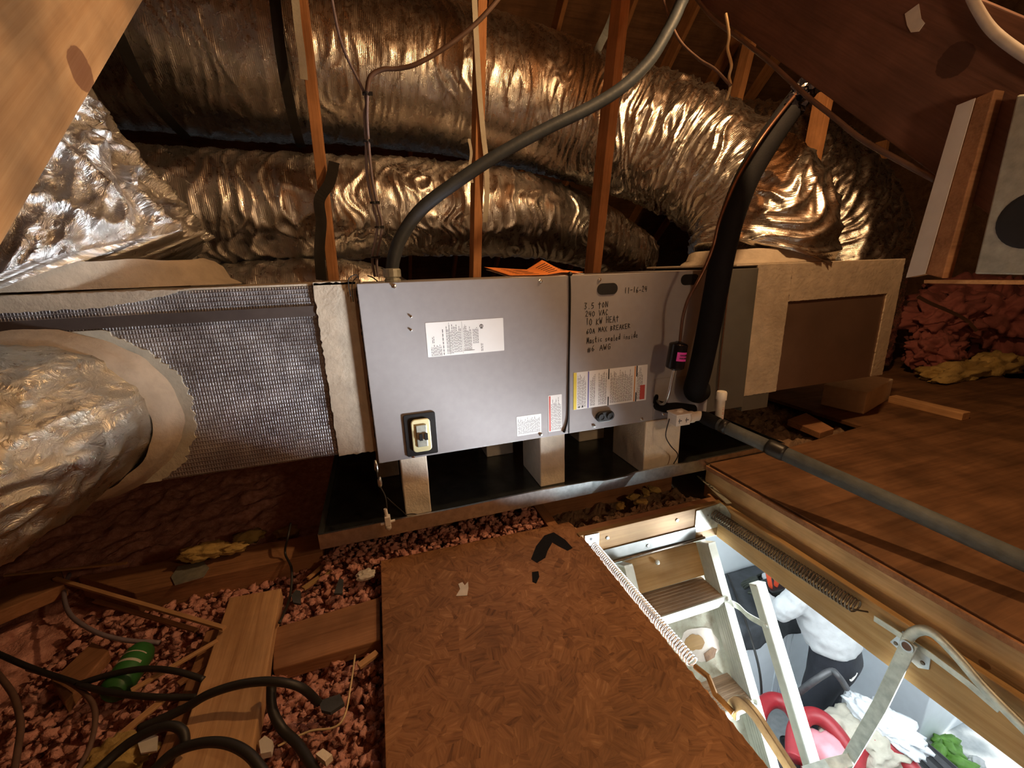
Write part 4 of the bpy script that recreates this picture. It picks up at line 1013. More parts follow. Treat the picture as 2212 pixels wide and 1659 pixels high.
pts = [ALP(x, y, -0.0985) for x, y in ((1520,1412),(1540,1398),(1548,1402),(1543,1420),(1525,1430))]
put('torn_patch', MB().prism(pts, LN, 0.0012), MT['debris'], dp, label='dark corner of the tear')  # darker patch at one corner of the tear
put('skin_strip', lbox(1.115, 1.135, 0.2, 1.3, -0.100, -0.085), MT['wood_pale'], dp)
for x, s_ in ((LXL+0.030, -1), (LXR-0.030, 1)):            # C-channel rails: web + two flanges turned outward
    rl = put('rail', lbox(x-0.002, x+0.002, 0.02, 1.9, -0.072, 0.0), MT['alu'], lad)
    for g in (-0.018, -0.030, -0.042, -0.054):
        xo = x - s_*0.0028; put('groove_rib', lbox(min(x-s_*0.001,xo), max(x-s_*0.001,xo), 0.05, 1.88, g-0.003, g+0.003), MT['alu'], rl)
    xi = x + s_*0.030
    put('flange', lbox(min(x,xi), max(x,xi), 0.02, 1.9, -0.003, 0.0), MT['alu'], rl, bev=0.001)
    put('flange', lbox(min(x,xi), max(x,xi), 0.02, 1.9, -0.072, -0.069), MT['alu'], rl)
    put('top_cap', lbox(min(x,xi)-0.001, max(x,xi), 0.015, 0.022, -0.073, 0.001), MT['galv_dull'], rl)
    for q in (0.17, 0.49):
        put('rivet', MB().lathe(lp(x+s_*0.015, q+0.035, 0.0), LN, [(0,0.0085),(0.003,0.0075),(0.0045,0.004)], 14), MT['alu'], rl, smooth=True, auto=50)
def tread(s):
    """horizontal tread crossing the rails at distance s along the ladder"""
    p = lp(0, s, -0.035); z = p.z; y0 = p.y-0.050; y1 = p.y+0.062
    tr = put('tread', MB().box(LXL+0.033, LXR-0.033, y0+0.006, y1, z-0.016, z), MT['wood_tread'], lad, bev=0.001, label='brown grooved tread')
    for k in range(7):
        yy = y0+0.016+k*0.0135
        put('ridge', MB().box(LXL+0.034, LXR-0.034, yy, yy+0.006, z, z+0.0022), MT['wood_tread'], tr, bev=0.0006)
    put('nosing', MB().box(LXL+0.033, LXR-0.033, y0, y0+0.006, z-0.036, z+0.002), MT['alu'], tr, bev=0.001, label='pale metal front edge')
for s in (0.170, 0.490, 0.810, 1.13, 1.45): tread(s)
# short brace under the first tread
put('brace', MB().tube([lp(LXR-0.03, 0.22, -0.02), lp(LXR-0.075, 0.17, -0.045)], 0.008, 6, flat=0.3), MT['galv_dull'], lad)
# handrail with its offset bracket
hr = thing('handrail', 'aluminium ladder handrail standing off the right rail on a bracket', 'handrail', lp(LXR, 0.3, 0.06))
ha = V(*AX(1640, 1262, LXR+0.02)); 
HN = 0.105
h0 = lp(LXR+0.030, 0.265, HN); 
def hbox(s0, s1):
    return MB().add([lp(x, s, n) for n in (HN-0.022, HN+0.010) for s, x in ((s0,LXR+0.018),(s0,LXR+0.060),(s1,LXR+0.060),(s1,LXR+0.018))],
                    [(0,1,2,3)[::-1],(4,5,6,7),(0,1,5,4),(1,2,6,5),(2,3,7,6),(3,0,4,7)])
HS0 = 0.150
put('bar', hbox(HS0, 1.75), MT['alu'], hr, bev=0.004, segs=3)
put('end_plug', hbox(HS0-0.0015, HS0+0.003), MT['galv_dull'], hr, bev=0.003)
def strap_bracket(s):
    br = catmull([lp(LXR+0.003, s-0.02, -0.03), lp(LXR+0.010, s-0.01, 0.01), lp(LXR+0.016, s+0.015, 0.04), lp(LXR+0.018, s+0.03, HN)], 6)
    mb = MB()
    for i, p in enumerate(br):
        for q, x in ((-0.011,0.0),(0.011,0.0),(0.011,0.003),(-0.011,0.003)): mb.v.append(p+LD*q+V(x,0,0))
    for i in range(len(br)-1):
        for q in range(4):
            r = (q+1)%4; mb.f.append((i*4+q, i*4+r, i*4+4+r, i*4+4+q))
    mb.f += [(0,1,2,3), tuple((len(br)-1)*4+q for q in (3,2,1,0))]
    b = put('bracket', mb, MT['galv_dull'], hr)
    put('bolt', MB().lathe(lp(LXR+0.018, s+0.03, HN), (-1,0,0), [(0,0.008),(0.004,0.0065),(0.005,0.003)], 12), MT['galv_dull'], b)
strap_bracket(0.245); strap_bracket(1.2)

# ------------------------------------------------------------------ spring arms
def flatbar(path, wid, thk, xdir=(1,0,0)):
    """strip lying in a plane of constant x; width measured in that plane"""
    mb = MB(); P = [Vector(p) for p in path]; X = Vector(xdir)
    for i, p in enumerate(P):
        t = (P[min(i+1,len(P)-1)]-P[max(i-1,0)]).normalized(); n = X.cross(t).normalized()
        for a, b in ((-1,-1),(1,-1),(1,1),(-1,1)): mb.v.append(p+n*wid*0.5*a+X*thk*0.5*b)
    for i in range(len(P)-1):
        for q in range(4):
            r = (q+1)%4; mb.f.append((i*4+q, i*4+r, i*4+4+r, i*4+4+q))
    k = len(P)-1; mb.f += [(0,1,2,3)[::-1], (k*4, k*4+1, k*4+2, k*4+3)]
    return mb
AXR = HX1-0.030
arm = thing('lift_arm', 'galvanised folding lift arm bent over its pivot on the right hatch board', 'bracket', AX(1962, 1400, AXR))
put('lower_arm', flatbar([AX(1966,1385,AXR-0.004), AX(1955,1410,AXR-0.004), AX(1900,1525,AXR-0.004), AX(1826,1652,AXR-0.004)], 0.030, 0.005), MT['galv_dull'], arm, bev=0.0015)
up = catmull([AX(1952,1412,AXR), AX(1962,1378,AXR), AX(1984,1362,AXR), AX(2015,1368,AXR), AX(2062,1412,AXR), AX(2130,1490,AXR), AX(2240,1600,AXR)], 8)
put('upper_arm', MB().tube(up, 0.0115, 10, flat=0.6), MT['galv_dull'], arm, smooth=True)
up = [AX(1888,1335,AXR+0.016), AX(1945,1372,AXR+0.014), AX(2010,1415,AXR+0.012), AX(2090,1475,AXR+0.010), AX(2160,1535,AXR+0.008)]
put('spring_strap', flatbar(up, 0.016, 0.003), MT['galv_dull'], arm, bev=0.001)
pp = [AX(px, py, HX1-0.001) for px, py in ((1924,1386),(1952,1362),(2012,1418),(2008,1446),(1985,1442))]
put('mount_plate', MB().prism(pp, (-1,0,0), 0.0025), MT['galv'], arm, label='bright pivot plate')
pc = AX(1959, 1396, AXR-0.008)
put('pivot', MB().lathe(pc, (-1,0,0), [(0,0.0135),(0.002,0.0135),(0.002,0.010),(0.0005,0.010)], 20), MT['galv'], arm)
put('pivot_hole', MB().lathe(pc+V(-0.0006,0,0), (-1,0,0), [(0,0.0095),(0.0003,0.0095)], 16), MT['copper'], arm)
for px, py in ((1935, 1390), (1993, 1432)):
    p = AX(px, py, HX1-0.0035); put('screw', MB().lathe(p, (-1,0,0), [(0,0.005),(0.002,0.004)], 10), MT['spring_dark'], arm)
put('foot_link', flatbar([AX(1838,1640,AXR-0.010), AX(1790,1652,AXR-0.06), AX(1740,1668,AXR-0.10)], 0.026, 0.004), MT['galv_dull'], arm)
AXL = HX0+0.030
arm = thing('lift_arm', 'dark curved lift arm under the strand board edge, left side of the hatch', 'bracket', AX(1600, 1530, AXL))
up = catmull([AX(1583,1545,AXL), AX(1586,1524,AXL), AX(1604,1518,AXL), AX(1630,1542,AXL), AX(1662,1590,AXL), AX(1720,1680,AXL)], 8)
put('upper_arm', flatbar(up, 0.024, 0.010), MT['galv_dull'], arm, bev=0.003)
put('hanger', MB().tube([AX(1502,1440,AXL-0.02), AX(1530,1462,AXL-0.02), AX(1545,1500,AXL-0.02), AX(1584,1540,AXL-0.01)], 0.006, 8), MT['wood_pale'], arm)

# ================================================================== PIPES, CABLES AND FITTINGS
def cable(name, pts, r, mat, lab, cat='cable', seg=8, sm=7, group=None):
    o = put(name, MB().tube(catmull(pts, sm), r, seg), MT[mat], smooth=True)
    o['label'] = lab; o['category'] = cat
    if group: o['group'] = group
    return o
# grey conduit whip
cb = AY(848, 603, 0.10); cb.z = ZT
cd = thing('conduit', 'thick grey conduit arching from the cabinet top up to the roof', 'conduit', cb)
pts = [V(cb.x, 0.10, ZT+0.02)] + [AY(px, py, y) for px, py, y in ((850,560,.10),(868,510,.11),(912,450,.12),(985,394,.13),(1080,332,.14),(1180,278,.15),(1275,232,.15),(1345,188,.14),(1400,135,.13),(1436,78,.12),(1465,20,.11),(1490,-60,.10))]
pts += [pts[-1]+V(0.02,0.10,0.22), pts[-1]+V(0.03,0.25,0.50), pts[-1]+V(0.03,0.40,0.80)]
put('jacket', MB().tube(catmull(pts, 9), 0.0195, 16), MT['grey_pvc'], cd, smooth=True)
put('connector', MB().lathe((cb.x, 0.10, ZT-0.001), (0,0,1), [(0,0.024),(0.008,0.025),(0.009,0.021),(0.014,0.021),(0.015,0.0265),(0.036,0.0265),(0.040,0.022)], 14), MT['galv_dull'], cd, label='dull metal connector', bev=0.001)
# control wires
ywr = 0.20
tb = [(812,598),(806,556),(817,490),(808,445),(795,380),(792,303),(789,250),(790,205)]
wb = thing('wire_bundle', 'pair of mauve control wires tied together, rising from the cabinet top', 'cable', AY(812,598,ywr))
put('wire', MB().tube(catmull([AY(x-2,y,ywr) for x,y in tb]+[AY(738,95,.22), AY(712,-30,.24)], 8), 0.0042, 7), MT['mauve_cable'], wb, smooth=True)
put('wire', MB().tube(catmull([AY(x+(8 if 330<y<560 else 4),y,ywr-0.008) for x,y in tb], 8), 0.0042, 7), MT['mauve_cable'], wb, smooth=True)
for x, y in ((790,203),(791,305),(806,438),(816,491),(808,556)):
    p = AY(x+1, y, ywr-0.004)
    z_ = put('zip_tie', MB().lathe(p+V(0,0,-0.0025), (0,0,1), [(0,0.0112),(0.005,0.0112)], 14), MT['black'], wb)
    put('tie_head', MB().box(p.x+0.008, p.x+0.018, p.y-0.010, p.y-0.002, p.z-0.004, p.z+0.004), MT['black'], z_)
cable('cable', [AY(x,y,q) for x,y,q in ((793,200,.19),(800,166,.19),(826,150,.19),(860,148,.19),(900,138,.18),(960,104,.17),(1020,58,.16),(1062,15,.15),(1105,-40,.14),(1180,-140,.12),(1260,-280,.10))], 0.0068, 'brown_cable', 'dark brown cable swinging from the wire bundle up to the right')
for i, (pp, lab) in enumerate(((((757,640),(752,610),(757,598),(770,593),(772,600)), 'thin black wire loop at the left top corner of the cabinet'), (((763,652),(760,618),(764,606),(773,597),(775,602)), 'second thin black wire loop, nearer the cabinet edge'))):
    cable('thin_wire', [AY(x,y,.012) for x,y in pp], 0.0014, 'black_cable', lab, 'wire', 5)
cable('thin_wire', [V(AY(795,599,.16).x, .16, ZT+0.020), V(AY(806,604,.19).x, .19, ZT+0.014), V(AY(815,603,.20).x,.20,ZT+0.002)], 0.0022, 'black_cable', 'short black wire tail beside the foot of the mauve wires', 'wire', 5)
# seam cord
put('seam_cord', MB().tube(catmull([AY(x,y,-0.003) for x,y in ((1231,596),(1232,650),(1229,800),(1228,880),(1227,905),(1223,922),(1219,934))], 8), [0.0026]*38+[0.0032]*6+[0.0055]*5, 7), MT['black'], ah, smooth=True, label='thin black cord along the panel seam, wedge at its foot')
put('seam_cord_knob', MB().blob(AY(1231,592,0.004), 0.009, 0.009, 0.008, 2, 0.2, 2), MT['black'], ah, smooth=True)

# orange papers on top of the cabinet
def sheet(name, corner, ux, uy, w, h, zf, mat, lab, n=24):
    mb = MB()
    for t in (0.0, 0.0006):
        for j in range(n+1):
            for i in range(n+1):
                u = i/n; v = j/n; p = V(*corner)+V(*ux)*w*u+V(*uy)*h*v
                mb.v.append(V(p.x, p.y, p.z+zf(u, v)+t))
    K = (n+1)**2
    for j in range(n):
        for i in range(n):
            a = j*(n+1)+i; mb.f.append((a, a+n+1, a+n+2, a+1)); mb.f.append((K+a, K+a+1, K+a+n+2, K+a+n+1))
    for i in range(n):
        for a, b in ((i, i+1), (n*(n+1)+i+1, n*(n+1)+i), ((i+1)*(n+1), i*(n+1)), (i*(n+1)+n, (i+1)*(n+1)+n)): mb.f.append((a, b, K+b, K+a))
    return put(name, mb, MT[mat], smooth=True)
def draped(name, A, B, Cc, D, f, mat, lab, n=26):
    """sheet spanning corners A (back left), B (front left), C (front right), D (back right)"""
    A, B, Cc, D = [Vector(q) for q in (A, B, Cc, D)]
    def z(u, v): return 0.0
    mb = MB()
    for t in (0.0, 0.0007):
        for j in range(n+1):
            for i in range(n+1):
                u = i/n; v = j/n; p = B.lerp(Cc, u).lerp(A.lerp(D, u), v); p.z += f(u, v)+t; mb.v.append(p)
    K = (n+1)**2
    for j in range(n):
        for i in range(n):
            a = j*(n+1)+i; mb.f.append((a, a+n+1, a+n+2, a+1)); mb.f.append((K+a, K+a+1, K+a+n+2, K+a+n+1))
    for i in range(n):
        for a, b in ((i, i+1), (n*(n+1)+i+1, n*(n+1)+i), ((i+1)*(n+1), i*(n+1)), (i*(n+1)+n, (i+1)*(n+1)+n)): mb.f.append((a, b, K+b, K+a))
    o = put(name, mb, MT[mat], smooth=True); o['label'] = lab; o['category'] = 'paper'; return o
draped('paper', AY(1050,583,.10), AY(1102,599,.004), AY(1262,592,.012), AY(1225,586,.12), lambda u,v: -0.003*math.sin(math.pi*u), 'white_paper', 'lower white-edged leaflet under the orange paper')
op = draped('orange_paper', AY(1046,577,.10), AY(1100,595,.004), AY(1260,588,.012), AY(1222,584,.12), lambda u,v: 0.034*max(0, 1-abs(u-0.70)/0.20)*(0.15+0.85*v)-0.003*math.sin(math.pi*u), 'orange_paper', 'orange paper with a folded peak lying on top of the cabinet')
A_, B_, C_, D_ = AY(1046,577,.10), AY(1100,595,.004), AY(1260,588,.012), AY(1222,584,.12)
m = MB()
def onp(u, v): 
    p = B_.lerp(C_, u).lerp(A_.lerp(D_, u), v); p.z += 0.034*max(0, 1-abs(u-0.70)/0.20)*(0.15+0.85*v)-0.003*math.sin(math.pi*u)+0.0012; return p
for k in range(6):
    v = 0.15+0.12*k
    for u0, u1 in ((0.13,0.22),(0.25,0.44-0.05*(k%2)),(0.56,0.68),(0.72,0.80)):
        m.add([onp(u0,v), onp(u1,v), onp(u1,v+0.035), onp(u0,v+0.035)], [(0,1,2,3)])
put('lettering', m, MT['ink'], op)

# suction line in black foam, liquid line, filter drier
sl_ = thing('suction_line', 'thick black foam-covered pipe curving down the right of the cabinet', 'pipe', AY(1500,852,-0.02))
SP = [V(*AY(1512,846,0.004)), V(*AY(1504,848,-0.035)), V(*AY(1501,838,-0.075))] + [AY(x,y,q) for x,y,q in ((1512,800,-.09),(1530,715,-.095),(1546,630,-.10),(1562,545,-.10),(1584,460,-.095),(1617,378,-.08),(1660,305,-.06),(1705,240,-.03),(1752,180,0.0),(1800,120,.03))]
put('foam_jacket', MB().tube(catmull(SP, 10), 0.0385, 22), MT['black_rub'], sl_, smooth=True)
g = AY(1512, 846, 0)
put('grommet', MB().lathe((g.x, 0.0, g.z), (0,-1,0), [(0,0.046),(0.004,0.046),(0.006,0.040)], 28), MT['black'], sl_)
m = MB(); tp = AY(1722, 205, -0.03)
for k, (dx, dy, dz) in enumerate(((0,-.02,.0),(.02,-.035,.02),(-.025,-.03,-.03),(.04,-.02,.045))): m.blob(tp+V(dx,dy,dz), 0.034, 0.02, 0.034, k, 0.7, 3, 3.0)
put('tape_wrap', m, MT['drier'], sl_, label='crumpled shiny black tape near the top')
LP = [AY(x,y,q) for x,y,q in ((1468,745,-.105),(1471,715,-.105),(1476,680,-.115),(1487,645,-.13),(1505,612,-.145),(1524,575,-.15),(1541,530,-.15),(1553,480,-.15),(1570,435,-.145),(1596,378,-.132),(1640,306,-.115),(1688,242,-.085),(1733,188,-.055))]
fdr = thing('filter_drier', 'gloss black filter drier with a pink sticker on a thin copper line', 'filter drier', AY(1457,798,-.105))
d0 = AY(1456, 800, -.105); d1 = AY(1467, 737, -.105); T = (d1-d0); LT = T.length; T.normalize()
put('shell', MB().lathe(d0, T, [(0,0.008),(0.003,0.014),(0.007,0.0265),(0.011,0.0300),(LT-0.011,0.0300),(LT-0.007,0.0265),(LT-0.003,0.014),(LT,0.008)], 28), MT['drier'], fdr, smooth=True, auto=35)
# sticker: a patch of a slightly larger cylinder facing the camera
mb = MB(); N1 = T.cross(V(1,0,0)).normalized(); N1 = N1 if N1.y < 0 else -N1; B1 = T.cross(N1)
if B1.x < 0: B1 = -B1
k = 14
for hh in (LT*0.36, LT*0.66):
    for i in range(k+1):
        a = R(-38+100*i/k); mb.v.append(d0+T*hh+(N1*math.cos(a)+B1*math.sin(a))*0.0304)
for i in range(k): mb.f.append((i, i+1, k+2+i, k+1+i))
sk = put('sticker', mb, MT['pink_label'], fdr, smooth=True, label='bright pink sticker')
m = MB(); rn = random.Random(4)
for q in (0.43, 0.53):
    a = -20.0
    while a < 45:
        da = rn.uniform(3, 9)
        vs = []
        for hh in (LT*q, LT*(q+0.06)):
            for ang in (a, a+da): vs.append(d0+T*hh+(N1*math.cos(R(ang))+B1*math.sin(R(ang)))*0.0307)
        m.add(vs, [(0,1,3,2)]); a += da+2.5
put('lettering', m, MT['ink'], sk)
put('liquid_line', MB().tube(catmull(LP, 9), 0.0052, 9), MT['copper'], fdr, smooth=True, label='tarnished copper pipe')
put('outlet_pipe', MB().tube(catmull([AY(1456,800,-.105), AY(1451,820,-.105), AY(1445,848,-.10), AY(1438,868,-.08), AY(1428,873,-.045), AY(1419,866,0.0)], 8), 0.0050, 9), MT['galv'], fdr, smooth=True)
g = AY(1417, 863, -0.003)
put('grommet', MB().slab(slot(0, 0, 0.020, 0.0095), ((g.x, g.y, g.z), (0.08,0,1), (-1,0,0.08)), -0.004), MT['black'], fdr)
cable('sensor_tube', [AY(1576,600,-0.004), AY(1566,690,-0.005), AY(1556,780,-0.006), AY(1549,868,-0.006)], 0.0026, 'copper', 'thin brown tube running down the edge of the dark end panel', 'tube', 7)

# condensate trap, float switch box, vent and drain
ct = thing('condensate_trap', 'white plastic drain fitting with a float switch box at the cabinet outlet', 'drain fitting', AY(1468,918,-.10))
c = AY(1467, 902, -.11)
put('switch_box', MB().box(c.x-0.030, c.x+0.028, c.y-0.025, c.y+0.025, c.z-0.022, c.z+0.016), MT['white_pvc'], ct, bev=0.003)
put('box_lid', MB().box(c.x-0.033, c.x+0.031, c.y-0.028, c.y+0.028, c.z+0.016, c.z+0.023), MT['white_pvc'], ct, bev=0.003)
put('lid_boss', MB().lathe((c.x, c.y, c.z+0.023), (0,0,1), [(0,0.013),(0.006,0.011),(0.008,0.005)], 10), MT['white_pvc'], ct)
for dx in (-0.016, 0.013):
    m = MB()
    m.box(c.x+dx-0.007, c.x+dx+0.007, c.y-0.0256, c.y-0.025, c.z-0.004, c.z+0.0)
    m.box(c.x+dx-0.004, c.x+dx-0.001, c.y-0.0256, c.y-0.025, c.z-0.011, c.z+0.006)
    put('lettering', m, MT['ink_grey'], ct)
e = AY(1512, 898, -.10)
put('tee', MB().tube([c+V(0.028,0,-0.004), e+V(0.0,0,0)], 0.0175, 16), MT['white_pvc'], ct, smooth=True, auto=50)
put('tee_hub', MB().lathe(c+V(0.036,0,-0.004), (e-c).normalized(), [(0,0.021),(0.022,0.021),(0.024,0.018)], 16), MT['white_pvc'], ct)
put('outlet_elbow', MB().tube(catmull([V(c.x-0.01,0.004,c.z+0.014), V(c.x-0.005,-0.05,c.z+0.018), V(c.x+0.03,-0.062,c.z+0.018), e+V(0.0,0.035,0.012)], 7), 0.019, 14), MT['black_rub'], ct, smooth=True, label='black foam sleeve behind the box')
dpi = thing('drain_pipe', 'long grey insulated drain pipe slanting across the plywood to the lower right', 'pipe', e)
E0 = AY(1514, 899, -.10); E1 = AX(2330, 1266, 1.385); E1 = E0 + (E1-E0)*1.35
Tn = (E1-E0).normalized()
def along(px): 
    # parameter on the drain line at a given image column
    lo, hi = 0.0, (E1-E0).length
    for _ in range(40):
        mid = (lo+hi)/2; q = E0+Tn*mid-CAM_P; x = 1106+FPX*q.dot(_r2)/q.dot(_f)
        if x < px: lo = mid
        else: hi = mid
    return E0+Tn*lo
put('sleeve', MB().tube([along(1540), along(1662)], 0.0215, 18), MT['grey_ins'], dpi, smooth=True)
put('sleeve', MB().tube([along(1692), E1], 0.0225, 18), MT['grey_ins'], dpi, smooth=True)
put('black_sleeve', MB().tube([E0, E0+Tn*0.02, along(1552)], [0.020,0.024,0.023], 18), MT['black_rub'], dpi, smooth=True)
put('tape_joint', MB().tube([along(1657), along(1665), along(1690), along(1697)], [0.0235,0.0255,0.0255,0.0235], 18), MT['black'], dpi, smooth=True, label='black tape joint')
put('tape_joint', MB().tube([along(1558), along(1572)], [0.0240,0.0240], 18), MT['black'], dpi, smooth=True)
v0 = AY(1553, 905, -.125); v1 = AY(1559, 850, -.125); TV = (v1-v0).normalized(); LV = (v1-v0).length
vp = thing('vent_stub', 'short upright white pvc vent pipe with a cap', 'vent', v0)
put('pipe', MB().lathe(v0-TV*0.012, TV, [(0,0.0145),(LV-0.01,0.0145)], 20), MT['white_pvc'], vp, smooth=True, auto=50)
put('cap', MB().lathe(v0+TV*(LV-0.022), TV, [(0,0.0178),(0.026,0.0178),(0.030,0.015)], 20), MT['white_pvc'], vp, smooth=True, auto=40)
put('collar', MB().lathe(v0-TV*0.014, TV, [(0,0.019),(0.010,0.0185),(0.012,0.015)], 20), MT['white_pvc'], vp, smooth=True, auto=40)
m = MB(); rn = random.Random(8)
for i, ch in enumerate('PV 04 KC'):
    if ch not in GL: 
        continue
    for st in GL[ch]:
        qq = [(v0+TV*(0.004+0.0058*i+0.0042*x) + V(-0.004+0.007*y, -0.0149, 0)) for x, y in st]
        for k in range(len(qq)-1):
            t = (qq[k+1]-qq[k]).normalized(); nn = V(-t.z,0,t.x)*0.0004
            m.add([qq[k]-nn, qq[k+1]-nn, qq[k+1]+nn, qq[k]+nn], [(0,1,2,3)])
put('lettering', m, MT['ink_red'], vp)
cable('thin_wire', [AY(1446,905,-.10), AY(1438,940,-.085), AY(1448,962,-.07), AY(1464,982,-.06), AY(1455,1002,-.045)], 0.0020, 'black_cable', 'black lead hanging from the white float switch box', 'wire', 6)

# pan float switch and its spliced leads
f0 = AY(838, 1128, PYF-0.006)
fs = thing('pan_switch', 'white float switch clipped on the front lip of the pan', 'float switch', f0)
put('body', MB().box(f0.x-0.0085, f0.x+0.0085, f0.y-0.010, f0.y+0.010, f0.z-0.008, f0.z+0.022), MT['white_pvc'], fs, bev=0.002)
put('stem', MB().tube([f0+V(-0.001,0,0.022), f0+V(-0.003,0.002,0.046)], 0.0052, 12), MT['white_pvc'], fs, smooth=True, auto=50)
put('wing_bar', MB().tube([f0+V(-0.021,0,-0.003), f0+V(0.021,-0.002,0.003)], 0.0042, 10), MT['white_pvc'], fs, smooth=True, auto=50)
put('float_cup', MB().lathe(f0+V(0,0,-0.008), (0,0,-1), [(0,0.0095),(0.012,0.0095),(0.017,0.006),(0.022,0.001)], 16), MT['paper'], fs, smooth=True)
cable('thin_wire', [AY(812,1006,-0.01), AY(816,1030,-0.02), AY(821,1050,-0.03), AY(832,1072,-0.045), AY(836,1098,PYF-0.004)], 0.0023, 'black_cable', 'black lead from the cabinet corner to the pan float switch', 'wire', 6)
cable('thin_wire', [AY(836,1075,-0.045), AY(850,1088,-0.03), AY(866,1102,-0.015), AY(880,1116,-0.012)], 0.0018, 'black_cable', 'thin black wire trailing into the pan in front of the left block', 'wire', 5)
cable('thin_wire', [AY(875,1112,0.006), AY(893,1110,0.008), AY(908,1114,0.004)], 0.0018, 'black_cable', 'short black wire lying at the foot of the left block', 'wire', 5)
o = put('wire_nut', MB().blob(AY(820,1042,-0.03), 0.007, 0.006, 0.018, 3, 0.5, 2, 2.5).blob(AY(813,1008,-0.008), 0.006, 0.006, 0.020, 5, 0.4, 2, 2.5), MT['galv'], smooth=True)
o['label'] = 'shiny taped wire splices below the left cabinet corner'; o['category'] = 'splice'; o['kind'] = 'stuff'

# hanging straps, dark bands on the big duct, and mesh tape on the truss boards
def ribbon(name, pts, wid, mat, lab, cat, side=(1,0,0), thk=0.0015):
    mb = MB(); P = catmull(pts, 6); S = Vector(side).normalized()
    for i, p in enumerate(P):
        t = (P[min(i+1,len(P)-1)]-P[max(i-1,0)]).normalized(); s = (S-t*S.dot(t)).normalized(); n = s.cross(t)
        for a, b in ((-1,-1),(1,-1),(1,1),(-1,1)): mb.v.append(p+s*wid*0.5*a+n*thk*0.5*b)
    for i in range(len(P)-1):
        for q in range(4):
            r = (q+1)%4; mb.f.append((i*4+q, i*4+r, i*4+4+r, i*4+4+q))
    k = len(P)-1; mb.f += [(0,1,2,3)[::-1], (k*4, k*4+1, k*4+2, k*4+3)]
    o = put(name, mb, MT[mat], smooth=False); o['label'] = lab; o['category'] = cat; return o
def on_duct(px, py, rad=0.388):
    y = 0.4
    while y < 1.24:
        p = AY(px, py, y)
        if math.hypot(p.y-1.24, p.z-1.975) <= rad: return p
        y += 0.005
    return AY(px, py, 1.24)
ribbon('strap_and_shade_band', [on_duct(x,y) for x,y,q in ((1345,-40,.70),(1322,40,.72),(1290,110,.74),(1262,175,.80),(1235,225,.86),(1195,305,1.02))], 0.036, 'grey_ins', 'dark woven strap slung round the biggest duct, left of the leaning truss board', 'strap')
ribbon('strap_and_shade_band', [on_duct(x,y) for x,y,q in ((590,-40,.80),(600,60,.82),(612,150,.84),(628,235,.90),(645,300,1.02),(652,318,1.2))], 0.040, 'black_cable', 'black band standing for the shadow of the first truss board on the biggest duct', 'strap')  # cast shadow of the truss board, modelled as a black band
ribbon('strap_and_shade_band', [on_duct(x,y) for x,y,q in ((215,-10,.66),(262,90,.70),(290,150,.74),(322,205,.80),(362,255,.88),(405,300,1.05))], 0.042, 'black_cable', 'black band across the big duct near the slanted board', 'strap')  # flat black band laid over the duct
ribbon('strap_and_shade_band', [AY(x,y,q) for x,y,q in ((722,350,.69),(712,395,.66),(690,432,.64),(694,480,.65),(690,540,.66),(694,605,.67))], 0.040, 'black_cable', 'knotted dark strap hanging along the foot of the first truss board', 'strap')
ribbon('mesh_tape', [AY(x,y,q) for x,y,q in ((636,-20,.692),(644,60,.692),(652,120,.692),(657,172,.692))], 0.026, 'canvas', 'strip of tan mesh tape on the first truss board', 'tape')
ribbon('mesh_tape', [AY(x,y,q) for x,y,q in ((1024,-20,.692),(1030,100,.692),(1036,200,.69),(1044,290,.685),(1050,345,.675),(1052,420,.68),(1048,480,.70))], 0.022, 'canvas', 'long strip of tan mesh tape down the middle truss board', 'tape')
ribbon('mesh_tape', [AY(x,y,q) for x,y,q in ((1013,300,.68),(1018,330,.678),(1015,360,.68),(1020,395,.685))], 0.012, 'canvas', 'short loose end of mesh tape left of the middle truss board', 'tape')
# loose wires at upper right
cable('cable', [AX(x,y,q) for x,y,q in ((1425,-30,1.05),(1446,40,1.06),(1470,90,1.07),(1510,128,1.09),(1545,150,1.11),(1578,185,1.13))], 0.0045, 'brown_cable', 'brown cable looping below the roof, right of the thick conduit')
cable('cable', [AX(x,y,q) for x,y,q in ((1568,30,1.14),(1575,75,1.14),(1572,105,1.14),(1580,140,1.14),(1575,165,1.14),(1578,185,1.14),(1569,217,1.14))], 0.0042, 'cream_cable', 'cream wire hanging straight down above the big duct bend')
cable('cable', [AX(x,y,1.185) for x,y in ((1400,-120),(1490,-20),(1540,40),(1600,85),(1660,132),(1740,205),(1800,252),(1860,300),(1930,340),(2020,388))], 0.0062, 'brown_cable', 'long brown cable following the lower edge of the dark slanted board')
cable('cable', [AX(x,y,1.188) for x,y in ((2040,-260),(2070,-110),(2090,-30),(2112,20),(2150,72),(2230,130),(2330,180),(2450,235))], 0.0085, 'paper', 'pale grey cable at the top right corner, on the dark slanted board')

# ------------------------------------------------------------------ lower left clutter
zc = 0.165
def C(*pp): return [AZ(x, y, z) for x, y, z in pp]
cable('cable', C((300,1575,.17),(395,1532,.18),(450,1500,.20),(520,1478,.21),(590,1472,.215),(650,1485,.19),(688,1518,.13)), 0.0085, 'black_cable', 'thick black cable arching over the flat plank')
cable('cable', C((185,1690,.17),(250,1628,.18),(300,1592,.19),(360,1568,.20),(395,1580,.19),(400,1620,.17)), 0.0085, 'black_cable', 'thick black cable curving at the lower edge, left of the plank')
cable('cable', C((310,1690,.17),(370,1630,.19),(430,1606,.20),(490,1606,.20),(540,1632,.19),(580,1685,.17)), 0.0090, 'black_cable', 'thick black cable looped over the near end of the plank')
cable('cable', C((165,1480,.15),(235,1458,.16),(310,1445,.165),(380,1450,.165),(440,1468,.15)), 0.0065, 'black_cable', 'black cable crossing over the green can')
